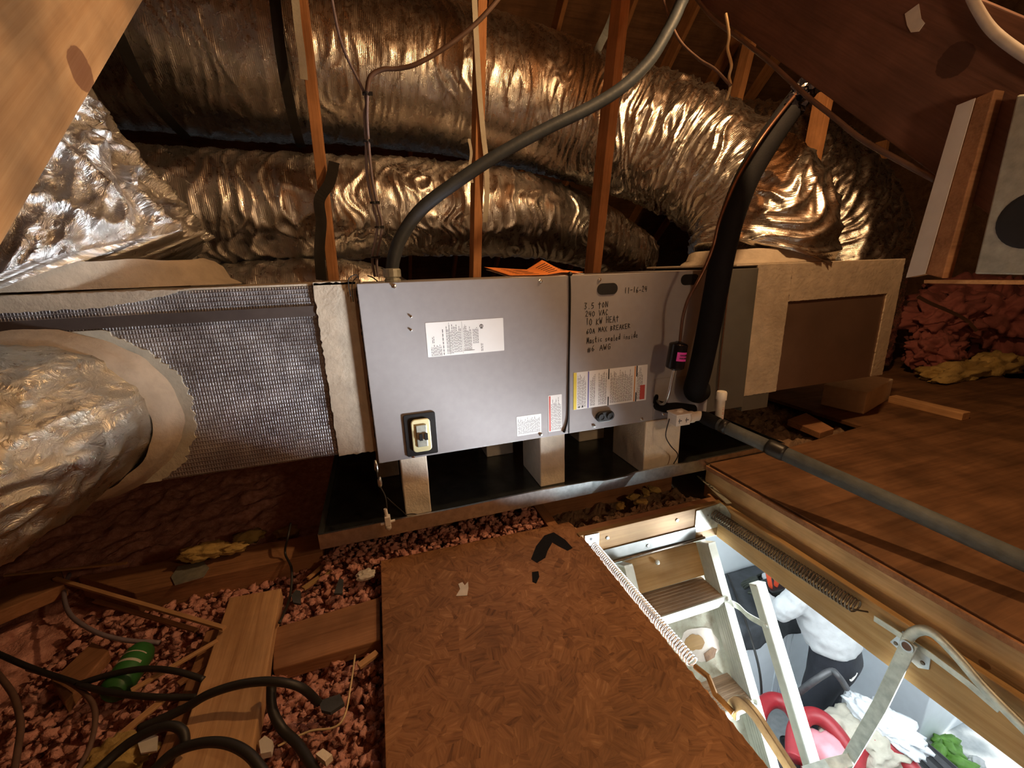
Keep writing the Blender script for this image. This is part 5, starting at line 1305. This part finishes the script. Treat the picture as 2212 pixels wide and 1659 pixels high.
cable('cable', C((-20,1405,.15),(60,1440,.15),(140,1468,.15),(220,1492,.15),(320,1505,.15),(430,1506,.14)), 0.0065, 'black_cable', 'black cable running below the green can')
cable('cable', C((150,1240,.14),(138,1275,.14),(150,1325,.15),(200,1362,.15),(265,1382,.14),(345,1388,.12)), 0.0055, 'mauve_cable', 'grey-mauve wire curving under the yellow stick')
cable('cable', C((-10,1450,.14),(28,1500,.14),(44,1560,.14),(40,1610,.14),(28,1680,.14)), 0.0060, 'brown_cable', 'brown cable at the lower left edge')
cable('cable', C((60,1445,.13),(140,1470,.135),(190,1505,.14),(206,1545,.14),(195,1610,.14),(160,1680,.14)), 0.0050, 'brown_cable', 'brown wire curling down beside the yellow insulation')
cable('cable', C((628,1130,.24),(622,1160,.22),(616,1195,.17),(630,1230,.155),(626,1290,.12),(604,1345,.155)), 0.0035, 'black_cable', 'thin dark wire dropping past the brown joist to the plank', 'wire')
cable('cable', C((586,1480,.19),(588,1530,.16),(610,1575,.13),(645,1610,.12),(690,1680,.12)), 0.0095, 'black_cable', 'thick black cable sinking into the pink insulation right of the plank')
cable('twig', C((767,1415,.125),(758,1480,.13),(745,1545,.13),(720,1572,.125),(668,1580,.12),(600,1612,.12)), 0.0022, 'cream_cable', 'thin pale straw lying on the pink insulation', 'straw', 5)
def stick(a, b, wid, thk, mat, lab, z=0.155):
    A = AZ(*a, z); B = AZ(*b, z)
    T = (B-A).normalized()
    o = board('wood_strip', A, B, V(-T.y, T.x, 0), wid, thk, MT[mat], bev=0.001); o['label'] = lab; o['category'] = 'stick'; return o
stick((118,1250), (485,1357), 0.011, 0.008, 'wood_orange2', 'long yellowish wood strip slanting over the insulation', 0.165)
stick((205,1298), (425,1362), 0.012, 0.006, 'wood_brown', 'brown strip just below the long yellowish strip', 0.140)
stick((10,1243), (275,1216), 0.008, 0.006, 'wood_orange2', 'thin wood strip under the silver branch duct', 0.17)
stick((283,1492), (470,1384), 0.011, 0.006, 'wood_orange2', 'wood strip right of the green can', 0.150)
stick((385,1478), (455,1428), 0.016, 0.006, 'wood_brown', 'short brown strip touching the plank', 0.120)
stick((258,1590), (360,1505), 0.015, 0.006, 'wood_orange2', 'pale strip pointing at the yellow insulation lump', 0.140)
stick((655,1272), (714,1231), 0.016, 0.008, 'wood_pale', 'small yellow stick on the pink insulation near the pan', 0.13)
stick((665,1250), (730,1195), 0.010, 0.008, 'wood_orange2', 'thin slanted splinter between the pan and the yellow stick', 0.13)
stick((775,1440), (815,1410), 0.016, 0.008, 'wood_orange2', 'orange splinter beside the strand board edge', 0.125)
slabwood('plank', [AZ(-60,1290,.16), AZ(130,1225,.16), AZ(140,1262,.16), AZ(-60,1345,.16)], 0.16, 0.04, 'wood_brown', 'brown plank end at the far left under the branch duct', gx=(1,0.3,0))
slabwood('plank', [AZ(110,1470,.12), AZ(200,1385,.12), AZ(235,1405,.12), AZ(140,1520,.12)], 0.12, 0.03, 'wood_brown', 'brown scrap plank left of the green can', gx=(0.5,0.8,0))
# green can
g0 = AZ(243, 1500, .125); g1 = AZ(308, 1405, .125); TG = (g1-g0).normalized(); LG = (g1-g0).length
gc = thing('drink_can', 'dented green drink can lying on its side in the insulation', 'can', g0)
put('shell', MB().lathe(g0, TG, [(0,0.022),(0.004,0.026),(0.010,0.031),(LG-0.014,0.031),(LG-0.006,0.027),(LG,0.026),(LG+0.001,0.024),(LG-0.002,0.023)], 24), MT['green_can'], gc, smooth=True, auto=40)
mb = MB(); UP = V(0,0,1); SD = TG.cross(UP).normalized()
for a, b in ((0.50,0.56),(0.72,0.745)):
    base = len(mb.v)
    for s in (a, b):
        for i in range(13):
            an = R(-60+120*i/12); mb.v.append(g0+TG*(LG*s)+(UP*math.cos(an)+SD*math.sin(an))*0.0314)
    for i in range(12): mb.f.append((base+i, base+i+1, base+14+i, base+13+i))
put('band', mb, MT['canvas'], gc, label='pale printed bands')
# small scraps
def scrap(name, px, z, h, mat, lab, cat):
    P = [AZ(x, y, z) for x, y in px]
    o = put(name, MB().prism(P, (0,0,1), h), MT[mat]); o['label'] = lab; o['category'] = cat; return o
scrap('plastic_scrap', ((370,1248),(385,1225),(440,1215),(452,1228),(440,1247),(378,1265)), 0.1515, 0.003, 'galv_dull', 'crumpled clear plastic scrap on the brown joist', 'scrap')
scrap('paper_scrap', ((298,1605),(318,1588),(342,1592),(340,1625),(305,1630)), 0.14, 0.004, 'paper', 'whitish scrap beside the yellow insulation lump', 'paper')
scrap('wood_scrap', ((562,1612),(575,1600),(592,1612),(588,1635),(566,1640)), 0.125, 0.014, 'paper', 'pale chip just right of the plank', 'scrap')
scrap('wood_scrap', ((684,1640),(700,1628),(720,1642),(705,1657)), 0.125, 0.014, 'foam', 'small white cube on the pink insulation', 'scrap')
scrap('bark_scrap', ((690,1520),(735,1505),(745,1525),(715,1545),(695,1540)), 0.125, 0.008, 'cloth_black', 'black tar paper scrap at the end of the arched cable', 'scrap')
scrap('bark_scrap', ((722,1285),(733,1252),(742,1255),(740,1285)), 0.125, 0.005, 'cloth_black', 'dark shard standing in the pink insulation', 'scrap')
scrap('bark_scrap', ((630,1290),(640,1278),(650,1280),(650,1308),(634,1305)), 0.125, 0.006, 'cloth_black', 'small black scrap by the plank corner', 'scrap')
o = put('stone', MB().blob(AZ(790,1242,.13), 0.028, 0.020, 0.012, 4, 0.35, 3, 2.5), MT['paper']); o['label'] = 'greyish lump near the strand board corner'; o['category'] = 'lump'
def batt(name, parts, mat, lab, sub=4, amp=0.45, fr=2.4, zmin=0.03):
    m = MB()
    for k, (p, rx, ry, rz) in enumerate(parts): m.blob(p, rx, ry, rz, k*1.7+len(parts), amp, sub, fr)
    for p in m.v: p.z = max(p.z, zmin)
    o = put(name, m, MT[mat], smooth=True); o['label'] = lab; o['category'] = 'insulation'; o['kind'] = 'stuff'; return o
batt('yellow_insulation', [(AZ(250,1640,.12), .055,.040,.028)], 'yellow_ins', 'yellow insulation lump at the lower left edge')
batt('yellow_insulation', [(AZ(440,1195,.19)+V(0,0.01,0), .065,.028,.022), (AZ(500,1185,.18), .04,.02,.016)], 'yellow_ins', 'yellow insulation strip lying on the brown joist')
batt('yellow_insulation', [(AZ(540,1160,.12), .05,.03,.02), (AZ(620,1150,.10), .04,.03,.02)], 'yellow_ins', 'dim yellow insulation under the left plenum', 3)
# insulation banked at the right
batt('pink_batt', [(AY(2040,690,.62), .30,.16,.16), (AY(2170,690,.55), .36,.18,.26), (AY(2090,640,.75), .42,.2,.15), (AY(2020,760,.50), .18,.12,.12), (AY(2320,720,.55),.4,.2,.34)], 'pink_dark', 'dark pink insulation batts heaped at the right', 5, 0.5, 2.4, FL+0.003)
batt('yellow_insulation', [(AY(2060,806,.36), .30,.10,.07), (AY(2150,790,.34), .22,.10,.09), (AY(2190,850,.25), .16,.10,.09), (AY(2300,800,.3),.25,.12,.12)], 'yellow_ins', 'frayed yellow insulation below the pink batts at the right', 4, 0.45, 2.4, FL+0.003)
o = ribbon('foil_strip', [AY(x,y,.44) for x,y in ((1982,640),(2010,655),(2050,672),(2085,690),(2110,715))], 0.020, 'foil_brown', 'torn foil edge glinting on the dark pink insulation', 'foil', side=(0,-0.6,1))

# ================================================================== GARAGE BELOW
TZ = -1.52
bc = thing('base_cabinet', 'white base cabinet with panelled doors under the charcoal cloth', 'cabinet', (3.1, 0.9, FZ))
BX0, BX1, BY0, BY1 = 2.28, 4.0, 0.56, 1.06
put('carcass', MB().box(BX0, BX1, BY0+0.02, BY1, FZ+0.08, TZ-0.03), MT['cab_white'], bc, bev=0.003)
put('plinth', MB().box(BX0+0.02, BX1-0.02, BY0+0.06, BY1-0.02, FZ, FZ+0.08), MT['iron'], bc)
for k in range(4):
    x0 = BX0+0.012+k*0.43; x1 = x0+0.415
    d = put('door', MB().box(x0, x1, BY0, BY0+0.02, FZ+0.10, TZ-0.05), MT['cab_white'], bc, bev=0.002)
    for a in ((x0+0.05,x1-0.05,FZ+0.15,FZ+0.165),(x0+0.05,x1-0.05,TZ-0.115,TZ-0.10),(x0+0.05,x0+0.065,FZ+0.15,TZ-0.10),(x1-0.065,x1-0.05,FZ+0.15,TZ-0.10)):
        put('moulding', MB().box(a[0], a[1], BY0-0.006, BY0+0.001, a[2], a[3]), MT['cab_white'], d, bev=0.002)
# left end panel doors seen from above
for k in range(2):
    y0 = BY0+0.03+k*0.235
    d = put('end_panel', MB().box(BX0-0.015, BX0, y0, y0+0.225, FZ+0.10, TZ-0.05), MT['cab_white'], bc, bev=0.002)
    put('moulding', MB().box(BX0-0.020, BX0-0.014, y0+0.03, y0+0.045, FZ+0.15, TZ-0.10).box(BX0-0.020, BX0-0.014, y0+0.18, y0+0.195, FZ+0.15, TZ-0.10), MT['cab_white'], d)
# draped cloth over the top
mb = MB(); nx, ny = 60, 36
for j in range(ny+1):
    for i in range(nx+1):
        u = i/nx; v = j/ny
        x = BX0-0.10+(1.80+0.10)*u; y = BY0-0.17+(0.66)*v
        z = TZ+0.006
        ov = max(0, BY0-0.012-y)/0.16; ox = max(0, BX0-0.022-x)/0.08
        if ov > 0: z -= 0.16*min(ov,1.2); y = BY0-0.014-0.02*ov+0.012*math.sin(x*31)*ov
        if ox > 0: z -= 0.22*ox; x = BX0-0.03-0.014*ox+0.008*math.sin(y*25)
        if ov <= 0 and ox <= 0: z += 0.007+0.007*noise.noise(V(x*9, y*9, 1))
        mb.v.append(V(x, y, z))
for j in range(ny):
    for i in range(nx):
        a = j*(nx+1)+i; mb.f.append((a, a+1, a+nx+2, a+nx+1))
o = put('table_cloth', mb, MT['cloth_black'], smooth=True); o['label'] = 'charcoal cloth draped over the white base cabinet'; o['category'] = 'cloth'
so = o.modifiers.new('solid', 'SOLIDIFY'); so.thickness = 0.004
TT = TZ+0.022
# tool pouch
tb_ = AZ(1668, 1300, TT)
tp = thing('tool_pouch', 'black tool pouch with orange-red handled tools standing on the charcoal cloth', 'tool bag', tb_)
bx, by = tb_.x, tb_.y
mb = MB(); 
prof = [(0.0,0.085,0.05),(0.10,0.095,0.06),(0.17,0.10,0.065)]
for z, hx, hy in prof: mb.v += [V(bx-hx,by-hy,TT+z), V(bx+hx,by-hy,TT+z), V(bx+hx,by+hy,TT+z), V(bx-hx,by+hy,TT+z)]
for i in range(2):
    for q in range(4):
        r = (q+1)%4; mb.f.append((i*4+q, i*4+r, i*4+4+r, i*4+4+q))
mb.f += [(3,2,1,0), (8,9,10,11)]
put('bag', mb, MT['black'], tp, bev=0.01)
put('front_pocket', MB().box(bx-0.06, bx+0.05, by-0.085, by-0.05, TT, TT+0.11), MT['black_rub'], tp, bev=0.008)
put('meter', MB().box(bx-0.035, bx+0.015, by-0.105, by-0.08, TT+0.01, TT+0.10), MT['galv_dull'], tp, bev=0.006, label='grey meter in the front pocket')
for k, (a, b) in enumerate((((-0.065,-0.03,0.14),(-0.11,0.02,0.40)), ((-0.03,-0.03,0.14),(0.05,0.02,0.39)), ((0.045,-0.055,0.09),(0.07,-0.03,0.24)), ((0.08,-0.06,0.06),(0.13,-0.035,0.18)), ((0.085,-0.01,0.14),(0.13,0.04,0.32)), ((0.02,0.02,0.15),(0.11,0.06,0.37)))):
    A = V(bx+a[0], by+a[1], TT+a[2]); B = V(bx+b[0], by+b[1], TT+b[2])
    put('tool_grip', MB().tube([A, A.lerp(B,0.2), A.lerp(B,0.8), B], [0.012,0.019,0.022,0.014], 10, flat=0.6), MT['red_tool'], tp, smooth=True, label='orange-red grip')
put('shoulder_strap', MB().tube(catmull([V(bx+0.03,by-0.08,TT+0.05), V(bx+0.05,by-0.13,TT+0.012), V(bx+0.06,by-0.20,TT+0.012), V(bx+0.05,by-0.27,TT+0.006)], 6), 0.010, 6, flat=0.4), MT['black'], tp)
sc = AZ(1684, 1305, TT+0.012)
o = put('screwdriver', MB().lathe(sc, (0.8,0.55,0.02), [(0,0.008),(0.02,0.012),(0.07,0.011),(0.075,0.006),(0.078,0.003),(0.15,0.003)], 12), MT['chrome'], smooth=True); o['label'] = 'silver tool lying beside the tool pouch'; o['category'] = 'tool'
cable('cable', [AZ(1572,1240,TT+.012), AZ(1592,1290,TT+.014), V(2.26,0.50,TT+0.012), V(2.20,0.34,-1.64), V(2.19,0.27,-1.95), V(2.22,0.22,-2.3), V(2.32,0.17,FZ+0.012), V(2.46,0.12,FZ+0.010)], 0.008, 'black_cable', 'black power cord hanging off the charcoal cloth down past the white doors')

# white carton behind the worker
o = put('carton', MB().box(3.42, 3.98, 0.02, 0.50, FZ, FZ+0.62), MT['cab_white'], bev=0.006); o['label'] = 'large plain white carton on the concrete beside the worker'; o['category'] = 'carton'

# ------------------------------------------------------------------ worker
def skin(name, nodes, edges, root, mat, parent, sub=2):
    keys = list(nodes); inv = wm(parent).inverted()
    me = bpy.data.meshes.new(name); me.from_pydata([tuple(inv @ Vector(nodes[k][0])) for k in keys], [(keys.index(a), keys.index(b)) for a, b in edges], [])
    o = bpy.data.objects.new(name, me); COL.objects.link(o); o.parent = parent
    o.modifiers.new('skin', 'SKIN')
    for i, k in enumerate(keys):
        r = nodes[k][1]; r = r if isinstance(r, tuple) else (r, r)
        me.skin_vertices[0].data[i].radius = r
        me.skin_vertices[0].data[i].use_root = (k == root)
    s = o.modifiers.new('sub', 'SUBSURF'); s.levels = sub; s.render_levels = sub
    o.modifiers['skin'].use_smooth_shade = True
    me.materials.append(mat); return o
PX, PY_ = 2.72, 0.22
wk = thing('person', 'person in a white sweatshirt and black trousers bending over the charcoal cloth below the hatch', 'person', (PX, PY_, FZ))
FWD = V(-0.25, 0.968, 0).normalized(); RT_ = V(FWD.y, -FWD.x, 0)
def bp(f, r, z): return V(PX, PY_, FZ) + FWD*f + RT_*r + V(0,0,z)
def ering(mb, rings, seg=28, cap=True):
    """loft of ellipses: (centre, half width along RT_, half depth along FWD, lean)"""
    b0 = len(mb.v)
    for c, a, d, up in rings:
        for j in range(seg):
            t = 2*math.pi*j/seg; ct, st = math.cos(t), math.sin(t)
            ct = math.copysign(abs(ct)**0.85, ct); st = math.copysign(abs(st)**0.85, st)
            mb.v.append(c + RT_*a*ct + (FWD - V(0,0,up))*d*st)
    for i in range(len(rings)-1):
        for j in range(seg):
            k = (j+1)%seg; mb.f.append((b0+i*seg+j, b0+i*seg+k, b0+(i+1)*seg+k, b0+(i+1)*seg+j))
    if cap:
        mb.f.append(tuple(b0+q for q in range(seg))[::-1]); mb.f.append(tuple(b0+(len(rings)-1)*seg+q for q in range(seg)))
    return mb
def fuse(name, mb, mat, vox=0.014, sm=5, **kw):
    """weld overlapping closed pieces into one continuous skin"""
    o = put(name, mb, mat, wk, **kw)
    r = o.modifiers.new('weld', 'REMESH'); r.mode = 'VOXEL'; r.voxel_size = vox; r.use_smooth_shade = True
    s_ = o.modifiers.new('smooth', 'SMOOTH'); s_.iterations = sm; s_.factor = 0.5
    return o
JW = {'sl': bp(0.20,-0.165,1.37), 'el': bp(0.27,-0.25,1.19), 'wl': bp(0.45,-0.11,1.10), 'sr': bp(0.20,0.165,1.37), 'er': bp(0.36,0.30,1.16), 'wr': bp(0.57,0.14,1.04)}
J = {'elbl': (JW['el'],0.05), 'wril': (JW['wl'],0.03), 'elbr': (JW['er'],0.05), 'wrir': (JW['wr'],0.03)}
# body: one continuous figure under the clothes
m = MB()
ering(m, [(bp(0.02,0,0.80),0.13,0.10,0), (bp(0.02,0,0.92),0.155,0.115,0), (bp(0.07,0,1.08),0.125,0.10,.3), (bp(0.15,0,1.26),0.15,0.11,.35), (bp(0.21,0,1.38),0.14,0.09,.35), (bp(0.245,0,1.43),0.06,0.06,.3), (bp(0.285,0,1.50),0.05,0.055,.3), (bp(0.32,0,1.56),0.055,0.065,.2)])
m.blob(bp(0.345,0,1.63), 0.078, 0.095, 0.115, 1, 0.02, 3)
for s in 'lr':
    sg = -1 if s == 'l' else 1
    m.tube(catmull([JW['s'+s], JW['e'+s], JW['w'+s]], 6), [0.052]*4+[0.045]*3+[0.04]*3+[0.03]*3, 14)
    m.tube(catmull([bp(0.02,0.085*sg,0.88), bp(0.05,0.11*sg,0.50), bp(-0.01,0.12*sg,0.07)], 6), [0.088,0.085,0.08,0.074,0.068,0.06,0.055,0.055,0.053,0.05,0.045,0.04,0.038], 16)
fuse('body', m, MT['skin'])
# sweatshirt
m = MB()
ering(m, [(bp(0.035,0,0.985),0.188,0.138,.12), (bp(0.04,0,1.01),0.20,0.150,.15), (bp(0.065,0,1.075),0.198,0.150,.25), (bp(0.11,0,1.16),0.20,0.150,.33), (bp(0.16,0,1.28),0.205,0.145,.38), (bp(0.20,0,1.37),0.185,0.115,.40), (bp(0.23,0,1.43),0.105,0.080,.40), (bp(0.25,0,1.46),0.072,0.068,.35)])
for s in 'lr':
    m.tube(catmull([JW['s'+s], JW['e'+s], JW['w'+s]], 6), [0.085,0.084,0.08,0.076,0.072,0.070,0.066,0.062,0.058,0.054,0.050,0.046,0.044], 16)
sw = fuse('sweatshirt', m, MT['shirt'], 0.012, 4)
tex = bpy.data.textures.new('cloth_folds', 'CLOUDS'); tex.noise_scale = 0.09; tex.noise_depth = 2
dm = sw.modifiers.new('folds', 'DISPLACE'); dm.texture = tex; dm.strength = 0.035; dm.mid_level = 0.5
# trousers
m = MB()
ering(m, [(bp(0.035,0,1.03),0.165,0.122,0), (bp(0.01,0,0.88),0.178,0.138,0), (bp(0.02,0,0.76),0.175,0.125,0)])
for sg in (-1, 1):
    m.tube(catmull([bp(0.01,0.085*sg,0.85), bp(0.045,0.105*sg,0.50), bp(-0.005,0.12*sg,0.08)], 6), [0.105,0.106,0.104,0.10,0.095,0.090,0.086,0.085,0.084,0.082,0.080,0.078,0.076], 18)
fuse('trousers', m, MT['trousers'], 0.014, 4)
for sg in (-1, 1):
    m = MB().blob(bp(-0.045,0.12*sg,0.05), 0.046, 0.055, 0.05, 1, 0.03, 3).blob(bp(0.04,0.125*sg,0.047), 0.048, 0.075, 0.047, 1, 0.03, 3).blob(bp(0.135,0.13*sg,0.04), 0.045, 0.065, 0.038, 1, 0.03, 3)
    fuse('shoe', m, MT['black'], 0.010, 3)
hc_ = bp(0.330,0,1.665)
hair = MB().blob(hc_+V(0,0,0.01)-FWD*0.012, 0.088, 0.098, 0.092, 3, 0.10, 3, 3)
put('hair', hair, MT['hair'], wk, smooth=True)
fc = bp(0.345,0,1.62)
put('nose', MB().blob(fc+FWD*0.093+V(0,0,-0.005), 0.014, 0.018, 0.022, 1, 0.05, 2), MT['skin'], wk, smooth=True)
put('mouth', MB().blob(fc+FWD*0.078+V(0,0,-0.050), 0.024, 0.010, 0.006, 1, 0.05, 2), MT['copper'], wk, smooth=True)
for sgn in (-1, 1):
    put('eye', MB().blob(fc+FWD*0.084+RT_*0.030*sgn+V(0,0,0.022), 0.012, 0.008, 0.007, 1, 0.02, 2), MT['ink'], wk, smooth=True)
    put('ear', MB().blob(fc+RT_*0.083*sgn+FWD*0.01+V(0,0,0.005), 0.012, 0.022, 0.032, 1, 0.1, 2), MT['skin'], wk, smooth=True)
for s, sgn in (('l',-1),('r',1)):
    w0 = J['wri'+s][0]; d = (w0-J['elb'+s][0]).normalized(); sd_ = d.cross(V(0,0,1)).normalized()*(-sgn)
    G = {'w': (w0, 0.034), 'p': (w0+d*0.075, (0.040,0.026))}; E_ = [('w','p')]
    for k, (o_, L_) in enumerate(((-0.030,0.075),(-0.010,0.085),(0.011,0.080),(0.031,0.062))):
        b0 = w0+d*0.095+sd_*o_; b1 = b0+d*L_*0.5+V(0,0,-0.012); b2 = b1+d*L_*0.4+V(0,0,-0.03)
        G['f%da'%k] = (b0, 0.011); G['f%db'%k] = (b1, 0.010); G['f%dc'%k] = (b2, 0.008); E_ += [('p','f%da'%k),('f%da'%k,'f%db'%k),('f%db'%k,'f%dc'%k)]
    t0 = w0+d*0.040-sd_*0.036; t1 = t0+d*0.035-sd_*0.022+V(0,0,-0.010); t2 = t1+d*0.030+V(0,0,-0.014)
    G['ta'] = (t0, 0.013); G['tb'] = (t1, 0.011); G['tc'] = (t2, 0.009); E_ += [('w','ta'),('ta','tb'),('tb','tc')]
    skin('glove', G, E_, 'w', MT['glove'], wk, 1)
# white ring mark at the back of the waistband
q0 = bp(-0.118, -0.085, 0.90); mb = MB()
mb.tube([q0+RT_*0.045*math.cos(a)+V(0,0,0.020*math.sin(a)) for a in [R(180+180*k/14) for k in range(15)]], 0.006, 6)
put('waist_cord', mb, MT['white_pvc'], wk, smooth=True)

# ------------------------------------------------------------------ cart with hose, canvas, plastic
CZ = -1.80
ca = thing('cart', 'dark iron utility cart under the red hose coils', 'cart', (2.35, -0.35, FZ))
KX0, KX1, KY0, KY1 = 1.95, 2.62, -0.85, 0.0
put('deck', MB().box(KX0, KX1, KY0, KY1, CZ-0.03, CZ), MT['iron'], ca, bev=0.004)
for x in (KX0+0.05, KX1-0.05):
    for y in (KY0+0.05, KY1-0.05):
        lg = put('leg', MB().tube([(x,y,CZ-0.03),(x,y,FZ+0.10)], 0.018, 10), MT['iron'], ca, smooth=True)
        put('wheel', MB().lathe((x-0.018,y,FZ+0.052), (1,0,0), [(0,0.036),(0.004,0.052),(0.032,0.052),(0.036,0.036)], 20), MT['black'], lg)
h = catmull([AZ(1706,1520,CZ), AZ(1722,1500,-1.62), AZ(1760,1470,-1.46), AZ(1795,1450,-1.40), AZ(1812,1462,-1.40), AZ(1828,1486,-1.50)], 6)
put('handle', MB().tube(h, 0.019, 10), MT['iron'], ca, smooth=True)
HZ = CZ+0.06
def hose(pts, lab):
    o = put('hose', MB().tube(catmull(pts, 12), 0.045, 18), MT['red_hose'], smooth=True); o['label'] = lab; o['category'] = 'hose'; return o
hose([AZ(1640,1640,HZ), AZ(1636,1570,HZ), AZ(1646,1528,HZ), AZ(1672,1512,HZ), AZ(1705,1528,HZ), AZ(1733,1578,HZ), AZ(1748,1640,HZ), AZ(1748,1720,HZ), AZ(1735,1800,HZ)], 'red hose loop nearest the ladder rail')
hose([AZ(1716,1640,HZ+.05), AZ(1718,1580,HZ+.08), AZ(1742,1548,HZ+.10), AZ(1775,1552,HZ+.10), AZ(1812,1590,HZ+.07), AZ(1838,1640,HZ+.02), AZ(1846,1710,HZ), AZ(1840,1800,HZ)], 'middle red hose loop beside the handrail')
hose([AZ(1850,1690,HZ), AZ(1852,1630,HZ+.03), AZ(1880,1600,HZ+.06), AZ(1920,1612,HZ+.06), AZ(1962,1650,HZ+.03), AZ(1995,1710,HZ), AZ(2005,1790,HZ)], 'red hose loop behind the galvanised lift arm')
o = put('bag', MB().blob(AZ(1792,1625,CZ+0.10), 0.085, 0.11, 0.07, 3, 0.35, 3, 2.2), solid('pink_plastic', (0.75,0.33,0.38), 0.4), smooth=True); o['label'] = 'pale pink plastic bag inside the red hose loops'; o['category'] = 'bag'
def crumple(name, c, rx, ry, rz, mat, lab, cat, seed, fr=2.6, amp=0.38):
    m = MB().blob(c, rx, ry, rz, seed, amp, 4, fr); lo = min(p.z for p in m.v)
    for p in m.v: p.z = max(p.z, c[2]-rz*0.75)
    o = put(name, m, MT[mat], smooth=True); o['label'] = lab; o['category'] = cat; return o
crumple('canvas_sheet', tuple(AZ(1838,1578,CZ+0.08)), 0.22, 0.12, 0.08, 'canvas', 'crumpled cream canvas sheet heaped on the cart', 'cloth', 2.2)
crumple('canvas_sheet', tuple(AZ(1900,1600,CZ+0.09)), 0.22, 0.13, 0.09, 'canvas', 'smaller cream canvas fold beside the red hose', 'cloth', 4.1)
MT['clear'] = solid('clear_plastic', (0.80,0.84,0.88), 0.18, 0, 0.05)
crumple('plastic_bag', tuple(AZ(1884,1548,CZ+0.18)), 0.085, 0.14, 0.06, 'clear', 'crinkled clear plastic bag on top of the canvas', 'bag', 6.3, 3.4, 0.38)
crumple('plastic_bag', tuple(AZ(1925,1570,CZ+0.16)), 0.11, 0.16, 0.07, 'clear', 'second crinkled clear plastic bag, nearer the green plastic', 'bag', 7.9, 3.4, 0.38)
cr0 = AZ(1968, 1625, -2.15)
cr = thing('crate', 'black plastic crate with a slotted side at the lower right', 'crate', (cr0.x, cr0.y, FZ))
put('body', MB().box(cr0.x-0.24, cr0.x+0.18, cr0.y-0.30, cr0.y+0.12, FZ, FZ+0.30), MT['black'], cr, bev=0.012)
for k in range(4):
    x = cr0.x-0.18+0.085*k; put('slot', MB().prism([(x,cr0.y-0.22,FZ+0.3005),(x+0.05,cr0.y-0.22,FZ+0.3005),(x+0.075,cr0.y+0.02,FZ+0.3005),(x+0.03,cr0.y+0.02,FZ+0.3005)], (0,0,1), 0.002), MT['iron'], cr)
gp = AZ(2048, 1640, FZ)
gr = thing('green_plastic', 'bright green crumpled plastic wrapper on the concrete at the lower right', 'wrapper', gp)
for k, (dx, dy, a) in enumerate(((-0.05,0.04,0.3),(0.05,0.0,1.2),(0.0,-0.09,2.0),(0.09,0.07,-0.4))):
    put('fold', MB().blob(gp+V(dx*.8,dy*.8,0.045), 0.085, 0.045, 0.05, k, 0.6, 3, 2.6, a), MT['green'], gr, smooth=True)
crumple('paper_litter', tuple(AZ(2110, 1648, FZ+0.03)), 0.05, 0.04, 0.03, 'shirt', 'small white litter beside the green wrapper', 'litter', 5)

# tree beyond the garage door, dappling the sunlight on the concrete
tr = thing('tree', 'leafy tree outside the garage door', 'tree', (8.2, -2.2, FZ))
put('trunk', MB().tube(catmull([(8.2,-2.2,FZ),(8.15,-2.15,-1.2),(8.0,-2.0,0.4),(7.8,-1.8,1.6)], 6), [0.16]*7+[0.12]*6+[0.07]*6, 12), MT['wood_brown'], tr, smooth=True)
m = MB(); rn = random.Random(31)
for k in range(700):
    c = V(rn.uniform(7.0,8.6), rn.uniform(-2.9,0.2), rn.uniform(-0.6,2.2)); s_ = rn.uniform(0.06,0.13)
    if noise.noise(c*1.6) < -0.05: continue
    u = V(rn.uniform(-1,1),rn.uniform(-1,1),rn.uniform(-1,1)).normalized(); v = u.orthogonal().normalized()
    m.add([c-u*s_, c-v*s_*0.5, c+u*s_, c+v*s_*0.5], [(0,1,2,3)])
put('foliage', m, MT['green_can'], tr, kind='stuff')

# repeats share a group phrase
GROUPS = {'truss_web': 'orange truss boards behind the cabinet', 'cable': 'loose cables', 'thin_wire': 'thin black wires round the cabinet', 'hose': 'red hose loops on the cart',
  'coil_spring': 'coil springs of the hatch', 'lift_arm': 'lift arms of the hatch', 'strap_and_shade_band': 'hanging straps round the ducts', 'mesh_tape': 'mesh tape strips on the truss boards',
  'slanted_rafter': 'wide slanted boards', 'wood_strip': 'wood strips in the insulation', 'plank': 'planks at the lower left', 'canvas_sheet': 'canvas on the cart', 'plastic_bag': 'clear plastic bags on the cart',
  'yellow_insulation': 'yellow insulation pieces', 'bark_scrap': 'black scraps in the insulation', 'wood_scrap': 'pale scraps in the insulation', 'joist': 'brown joists', 'pan_support': 'timbers under the drain pan', 'loose_insulation': 'loose fill on the attic floor'}
for o in list(COL.objects):
    b_ = o.name.split('.')[0]
    if o.parent is None and b_ in GROUPS and 'group' not in o: o['group'] = GROUPS[b_]
